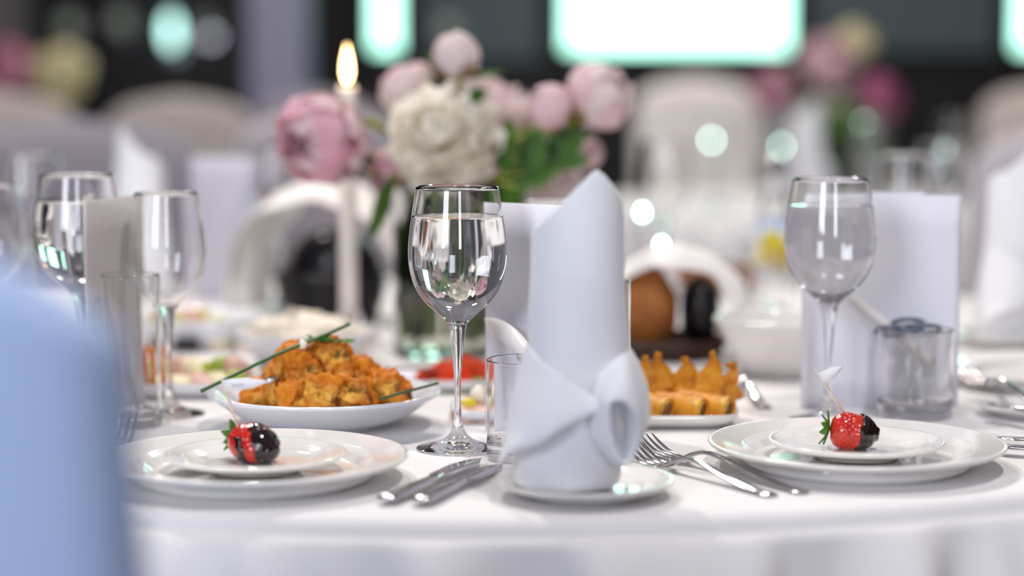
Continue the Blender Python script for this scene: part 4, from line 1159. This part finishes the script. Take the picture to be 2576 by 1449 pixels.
def peony(label, head, d, Rr, kind, pm, stem_to=None, seed=0, group='peonies in the glass vase', name='peony', pm2=None, sepals=True, petals=None):
    rnd = random.Random(seed); head = Vector(head)
    t = thing(name, label, 'flower', head, 0, group)
    M = frame(d)
    def put(me, m, az, tilt=0.0, off=Vector((0, 0, 0)), sc=1.0, nm='petal'):
        if len(me.materials) == 0: me.materials.append(m); me.polygons.foreach_set('use_smooth', [True] * len(me.polygons))
        o = bpy.data.objects.new(nm, me); COL.objects.link(o); o.parent = t
        mm = M @ Matrix.Rotation(az, 3, 'Z') @ Matrix.Rotation(tilt, 3, 'Y')
        o.matrix_local = Matrix.Translation(M @ off) @ mm.to_4x4() @ Matrix.Scale(sc, 4)
        return o
    if kind == 'bud':
        layers = [(.86, 0.0, 130, 4, .98), (.94, .02, 120, 5, .96), (1.0, .05, 115, 5, .90)]
    elif kind == 'half':
        layers = [(.62, .0, 120, 4, .98), (.76, .08, 110, 5, .97), (.88, .12, 100, 6, .95), (.97, .20, 95, 6, .90), (1.04, .32, 90, 5, .84)]
    elif kind == 'full':
        layers = [(.40, .0, 110, 5, .96), (.55, .08, 95, 6, .95), (.70, .14, 88, 7, .94), (.84, .20, 80, 8, .91), (.96, .28, 80, 8, .86), (1.06, .42, 85, 7, .76)]
    else:
        layers = [(.98, .50, 84, 8, .80), (1.1, .72, 80, 9, .74)]
    for li, (rs, op, wd_, n, top) in enumerate(layers):
        mes = [cup_petal(Rr * rs, op, wd_, .04 + .05 * op, seed + li * 3 + q, top) for q in range(2)]
        for k in range(n):
            put(mes[k % 2], pm if (pm2 is None or kind == 'open' or li % 2) else pm2, 2 * pi * (k + .5 * li + rnd.uniform(-.12, .12)) / n, R(rnd.uniform(-7, 7) * (2.0 if kind == 'full' else 1)), sc=rnd.uniform(.90, 1.07))
    if kind == 'open':
        sm_ = [strap_petal(Rr * 1.12, Rr * .56, .8, q + seed) for q in range(3)]; sy_ = [strap_petal(Rr * .80, Rr * .34, .9, q + seed) for q in range(2)]
        N = 110
        for k in range(N):
            f = (k + .5) / N; az = k * 2.39996
            tilt = -(R(88) * (1 - f) ** .75 + R(4)) + R(rnd.uniform(-8, 8))    # inner ones stand up
            if f < .30: put(sy_[k % 2], pm2, az, tilt, Vector((0, 0, -.10 * Rr)), rnd.uniform(.85, 1.15))
            else: put(sm_[k % 3], pm, az, tilt, Vector((0, 0, -.15 * Rr)), rnd.uniform(.85, 1.15))
    # sepals and receptacle
    link('receptacle', blob_mesh(Rr * .22, Rr * .22, Rr * .16, 0, 1, 0, 2), STEMG, t, M @ Vector((0, 0, -Rr * .9)))
    if sepals:
        se = cup_petal(Rr * 1.03, 0.05, 62, .02, seed + 91, .42)
        for k in range(4): put(se, SEPAL, 2 * pi * k / 4 + seed, 0, nm='sepal')
    if stem_to is not None:
        a = M @ Vector((0, 0, -Rr * .9)); b = Vector(stem_to) - head
        mouth = Vector((b.x * 1.0, b.y * 1.0, TZ + .215 - head.z)); top = a + M @ Vector((0, 0, -Rr * .5))
        tube('stem', curve([a, top, top.lerp(mouth, .6) + Vector((0, 0, .008)), mouth, b], 5), .0042, STEMG, t)
    return t
def vb(i):     # where a stem ends, low in the vase
    a = i * 2.4; return VC + Vector((.034 * cos(a), .034 * sin(a), .02 + .003 * (i % 3)))
PF = 2.25
peony('big open cream white peony with yellow heart, in the middle of the bouquet', D(1112, 345, 2.25), (-.05, -1, .30), .053, 'open', PW, vb(0), 3, pm2=PY)
peony('full pink peony facing left, at the left of the bouquet', D(812, 348, 2.27), (-.55, -.55, -.20), .049, 'full', PL, vb(1), 11, pm2=PP)
peony('closed blush peony bud standing highest in the bouquet', D(1147, 145, 2.28), (-.1, -.15, 1), .026, 'bud', PB, vb(2), 21)
peony('candlelit pale pink bud left of the top bud', D(1030, 222, 2.36), (-.5, .1, .8), .030, 'half', PL, vb(3), 31, pm2=PB)
peony('half open pink peony behind the white one on the right', D(1265, 290, 2.37), (.35, -.2, .9), .040, 'full', PL, vb(4), 41, pm2=PB)
peony('round blush bud right of the leaves', D(1388, 272, 2.28), (-.5, -.4, .5), .025, 'bud', PL, vb(5), 51)
peony('large blush half open peony at the far right of the bouquet', D(1505, 245, 2.30), (.55, -.35, .45), .037, 'half', PB, vb(6), 61, pm2=PL)
peony('pink peony tucked below the white one at left', D(975, 425, 2.31), (-.5, -.6, -.5), .024, 'full', PL, vb(7), 71, pm2=PP)
peony('pink peony tucked below the white one at right', D(1185, 450, 2.31), (.3, -.6, -.6), .032, 'full', PL, vb(8), 81, pm2=PP)
peony('small pink bud low on the right of the bouquet', D(1480, 385, 2.34), (.7, -.3, .1), .017, 'bud', PL, vb(9), 91)
peony('small pale peony behind the white one near the top', D(1190, 235, 2.39), (.1, -.1, 1), .028, 'half', PB, vb(10), 95)
peony('pale lilac white peony drooping over the card at right', D(1400, 475, 2.40), (.5, -.4, -.3), .030, 'half', PB, vb(11), 97)

def spray(label, base, blades, seed=0, group='leafy stems in the vase', m=GREEN):
    """blades: (p0, p1, width)"""
    base = Vector(base)
    t = thing('peony_foliage', label, 'leaves', base, 0, group)
    for p0, p1, wd_ in blades:
        p0, p1 = Vector(p0), Vector(p1); d = p1 - p0
        o = link('leaf', leaf_blade(d.length, wd_, .12), m, t, p0 - base)
        q = Vector((1, 0, 0)).rotation_difference(d.normalized())
        o.rotation_mode = 'QUATERNION'
        o.rotation_quaternion = q @ Matrix.Rotation(R(60 + 20 * sin(seed + wd_ * 500)), 3, 'X').to_quaternion()
        rel = p0 - base
        tube('leaf_stalk', curve([Vector((0, 0, 0)), rel * .5 + Vector((0, 0, rel.length * .08)), rel], 4), .0018, STEMG, t, seg=6)
    return t
Vt = VC + Vector((0, 0, .19))
spray('green leaves below the left pink peony', Vt + Vector((-.03, -.01, 0)), [(D(940, 400, 2.29), D(893, 325, 2.27), .020), (D(925, 438, 2.28), D(818, 425, 2.25), .015), (D(950, 415, 2.3), D(905, 395, 2.3), .022)], 1)
spray('long pointed leaf hanging over the left side of the vase', Vt + Vector((-.045, -.02, .0)), [(D(985, 440, 2.25), D(936, 612, 2.24), .020), (D(970, 465, 2.27), D(948, 560, 2.26), .018)], 2)
spray('dark green leaves right of the white peony', Vt + Vector((.03, -.02, 0)), [(D(1270, 440, 2.25), D(1275, 295, 2.26), .030), (D(1330, 440, 2.27), D(1348, 320, 2.27), .034), (D(1300, 470, 2.26), D(1400, 425, 2.26), .026), (D(1360, 420, 2.28), D(1485, 395, 2.27), .020)], 3)
spray('green leaves between the two right buds', Vt + Vector((.045, 0, 0)), [(D(1370, 390, 2.29), D(1470, 335, 2.28), .034), (D(1380, 370, 2.30), D(1455, 300, 2.29), .026), (D(1400, 330, 2.28), D(1425, 255, 2.28), .018)], 4)
spray('small leaves around the topmost bud', Vt, [(D(1155, 200, 2.29), D(1262, 172, 2.28), .010), (D(1125, 195, 2.29), D(1060, 130, 2.29), .008), (D(1180, 250, 2.27), D(1222, 228, 2.26), .018), (D(1130, 215, 2.28), D(1000, 175, 2.3), .007)], 5)
spray('broad leaves filling the neck of the vase', Vt + Vector((0, 0, -.02)), [(VC + Vector((-.03, -.035, .185)), VC + Vector((-.045, -.02, .08)), .034), (VC + Vector((-.01, -.03, .18)), VC + Vector((-.02, -.04, .09)), .034), (VC + Vector((.02, -.03, .185)), VC + Vector((.03, -.03, .09)), .036),
        (VC + Vector((.04, -.01, .185)), VC + Vector((.04, -.01, .10)), .03), (VC + Vector((0, .01, .185)), VC + Vector((0, .01, .07)), .05), (VC + Vector((-.035, .01, .185)), VC + Vector((-.03, .02, .08)), .045),
        (D(1240, 520, 2.28), D(1330, 420, 2.27), .05), (D(1260, 560, 2.30), D(1300, 430, 2.29), .05), (VC + Vector((.02, .02, .185)), VC + Vector((.03, .02, .08)), .045)], 6)

GREEND = mat('submerged_leaf_green', (0.018, 0.035, 0.012), 0.5, mix=((0.05, 0.07, 0.015), 30, 0.45, 0.7))
blades = []
for k in range(16):
    a = R(20 + 320 * k / 15 - 90); rr_ = .046 if k % 2 else .034
    x_, y_ = rr_ * cos(a), rr_ * sin(a)
    if y_ < -.028: continue
    zt = (.17, .12, .085, .15)[k % 4]
    blades.append((VC + Vector((x_ * .9, y_ * .9, zt)), VC + Vector((x_, y_, max(.015, zt - .085))), .036))
spray('dark leaves crowded inside the vase, under water', VC + Vector((0, .01, .10)), blades, 12, m=GREEND)

# ------------------------------------------------------------ things on the tables behind
gb = 'pink flowers on the table behind right'
t = thing('flower_vase', 'dark vase under the distant pink flowers', 'vase', D(2098, 300, 5.6) * 1.0)
t.location = Vector((D(2098, 300, 5.6).x, 5.6, TZ))
link('vase_body', lathe([(0, 0), (.05, 0), (.055, .01), (.055, .17), (.06, .2), (.054, .2), (.05, .17), (.05, .012), (0, .012)], 40), CUC, t)
v2 = t.location + Vector((0, 0, .03))
peony('distant pink peony at the left of the far bouquet', D(1945, 222, 5.6), (-.4, -.8, .2), .058, 'full', PL, v2, 5, gb, pm2=PD)
peony('distant pale pink peony at the top of the far bouquet', D(2085, 158, 5.65), (0, -.8, .5), .068, 'full', PL, v2, 6, gb, pm2=PP)
peony('distant deep magenta peony at the right of the far bouquet', D(2215, 245, 5.6), (.4, -.8, .1), .055, 'full', PD, v2, 7, gb, pm2=PD)
peony('distant cream peony above the far bouquet', D(2150, 108, 5.9), (.2, -.6, .8), .05, 'half', PY, v2, 8, gb)
spray('dark leaves of the far pink bouquet', v2 + Vector((0, 0, .185)), [(v2 + Vector((.0, -.03, .18)), v2 + Vector((.13, -.05, .22)), .08), (v2 + Vector((.0, -.03, .18)), v2 + Vector((-.12, -.05, .20)), .08), (v2 + Vector((0, -.05, .2)), v2 + Vector((.10, -.12, .10)), .06), (v2 + Vector((0, -.05, .2)), v2 + Vector((-.10, -.12, .10)), .06)], 9, gb)
v3 = Vector((D(70, 300, 6.5).x, 6.5, TZ))
t = thing('flower_vase', 'dark vase under the flowers at the far left', 'vase', v3)
link('vase_body', lathe([(0, 0), (.05, 0), (.055, .01), (.055, .17), (.06, .2), (.054, .2), (.05, .17), (.05, .012), (0, .012)], 40), CUC, t)
gl = 'flowers on the table behind left'
peony('distant pink peony at the left picture edge', D(15, 180, 6.5), (-.3, -.9, .1), .085, 'full', PD, v3 + Vector((0, 0, .03)), 15, gl, pm2=PP)
peony('distant yellowish peony in the far left bouquet', D(150, 190, 6.5), (.3, -.9, .1), .085, 'full', PY, v3 + Vector((0, 0, .03)), 16, gl, pm2=PY)
spray('dark leaves of the far left bouquet', v3 + Vector((0, 0, .19)), [(v3 + Vector((.0, -.03, .2)), v3 + Vector((.14, -.05, .20)), .07), (v3 + Vector((.0, -.03, .2)), v3 + Vector((-.12, -.05, .20)), .07)], 19, gl)
gf = 'glasses on the table behind right'
for i, (px, Y, lab) in enumerate(((1800, 5.12, 'distant goblet left of the far pointed napkin'), (1955, 5.15, 'distant goblet just left of the far napkin'), (2185, 5.15, 'distant goblet under the magenta flower'), (2385, 5.2, 'distant goblet at the right of the far table'), (2470, 5.35, 'distant goblet near the beige chair'))):
    dup(gobe, XY(px, Y), lab, group=gf)
# added glowing drops that stand in for glints off the glasses
def glass_glint(px, py, Y, r, label):
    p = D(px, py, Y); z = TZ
    t = thing('glass_glint_stand_in', label, 'glass_glint', (p.x, Y, z), 0, 'added glints between the glasses')
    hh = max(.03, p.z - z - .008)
    link('glint_stand', lathe([(0, 0), (.028, 0), (.028, .002), (.004, .006), (.004, hh - .02), (.018, hh - .014), (.02, hh), (.0185, hh), (.016, hh - .012), (0, hh - .014)], 32), GLASS, t)
    link('flame_or_glint', lathe([(0, hh - .006), (r * .8, hh - .002 + r * .3), (r, hh + r), (r * .5, hh + r * 2), (0, hh + r * 2.8)], 16), GLINT, t)  # added emissive drop in place of a reflected glint
glass_glint(1790, 348, 5.0, .0034, 'added pale round glint left of the far napkin')
glass_glint(1966, 362, 5.0, .0028, 'added pale round glint beside the far napkin')
glass_glint(2382, 368, 5.0, .0040, 'added bright round glint above the right menu card')
glass_glint(2172, 300, 5.05, .0013, 'added faint round glint under the magenta flower')
glass_glint(1616, 526, 2.95, .0038, 'added bright greenish glint left of the blurred goblet bowl')
glass_glint(1664, 606, 2.90, .0030, 'added small white glint at the stem of the blurred goblet')
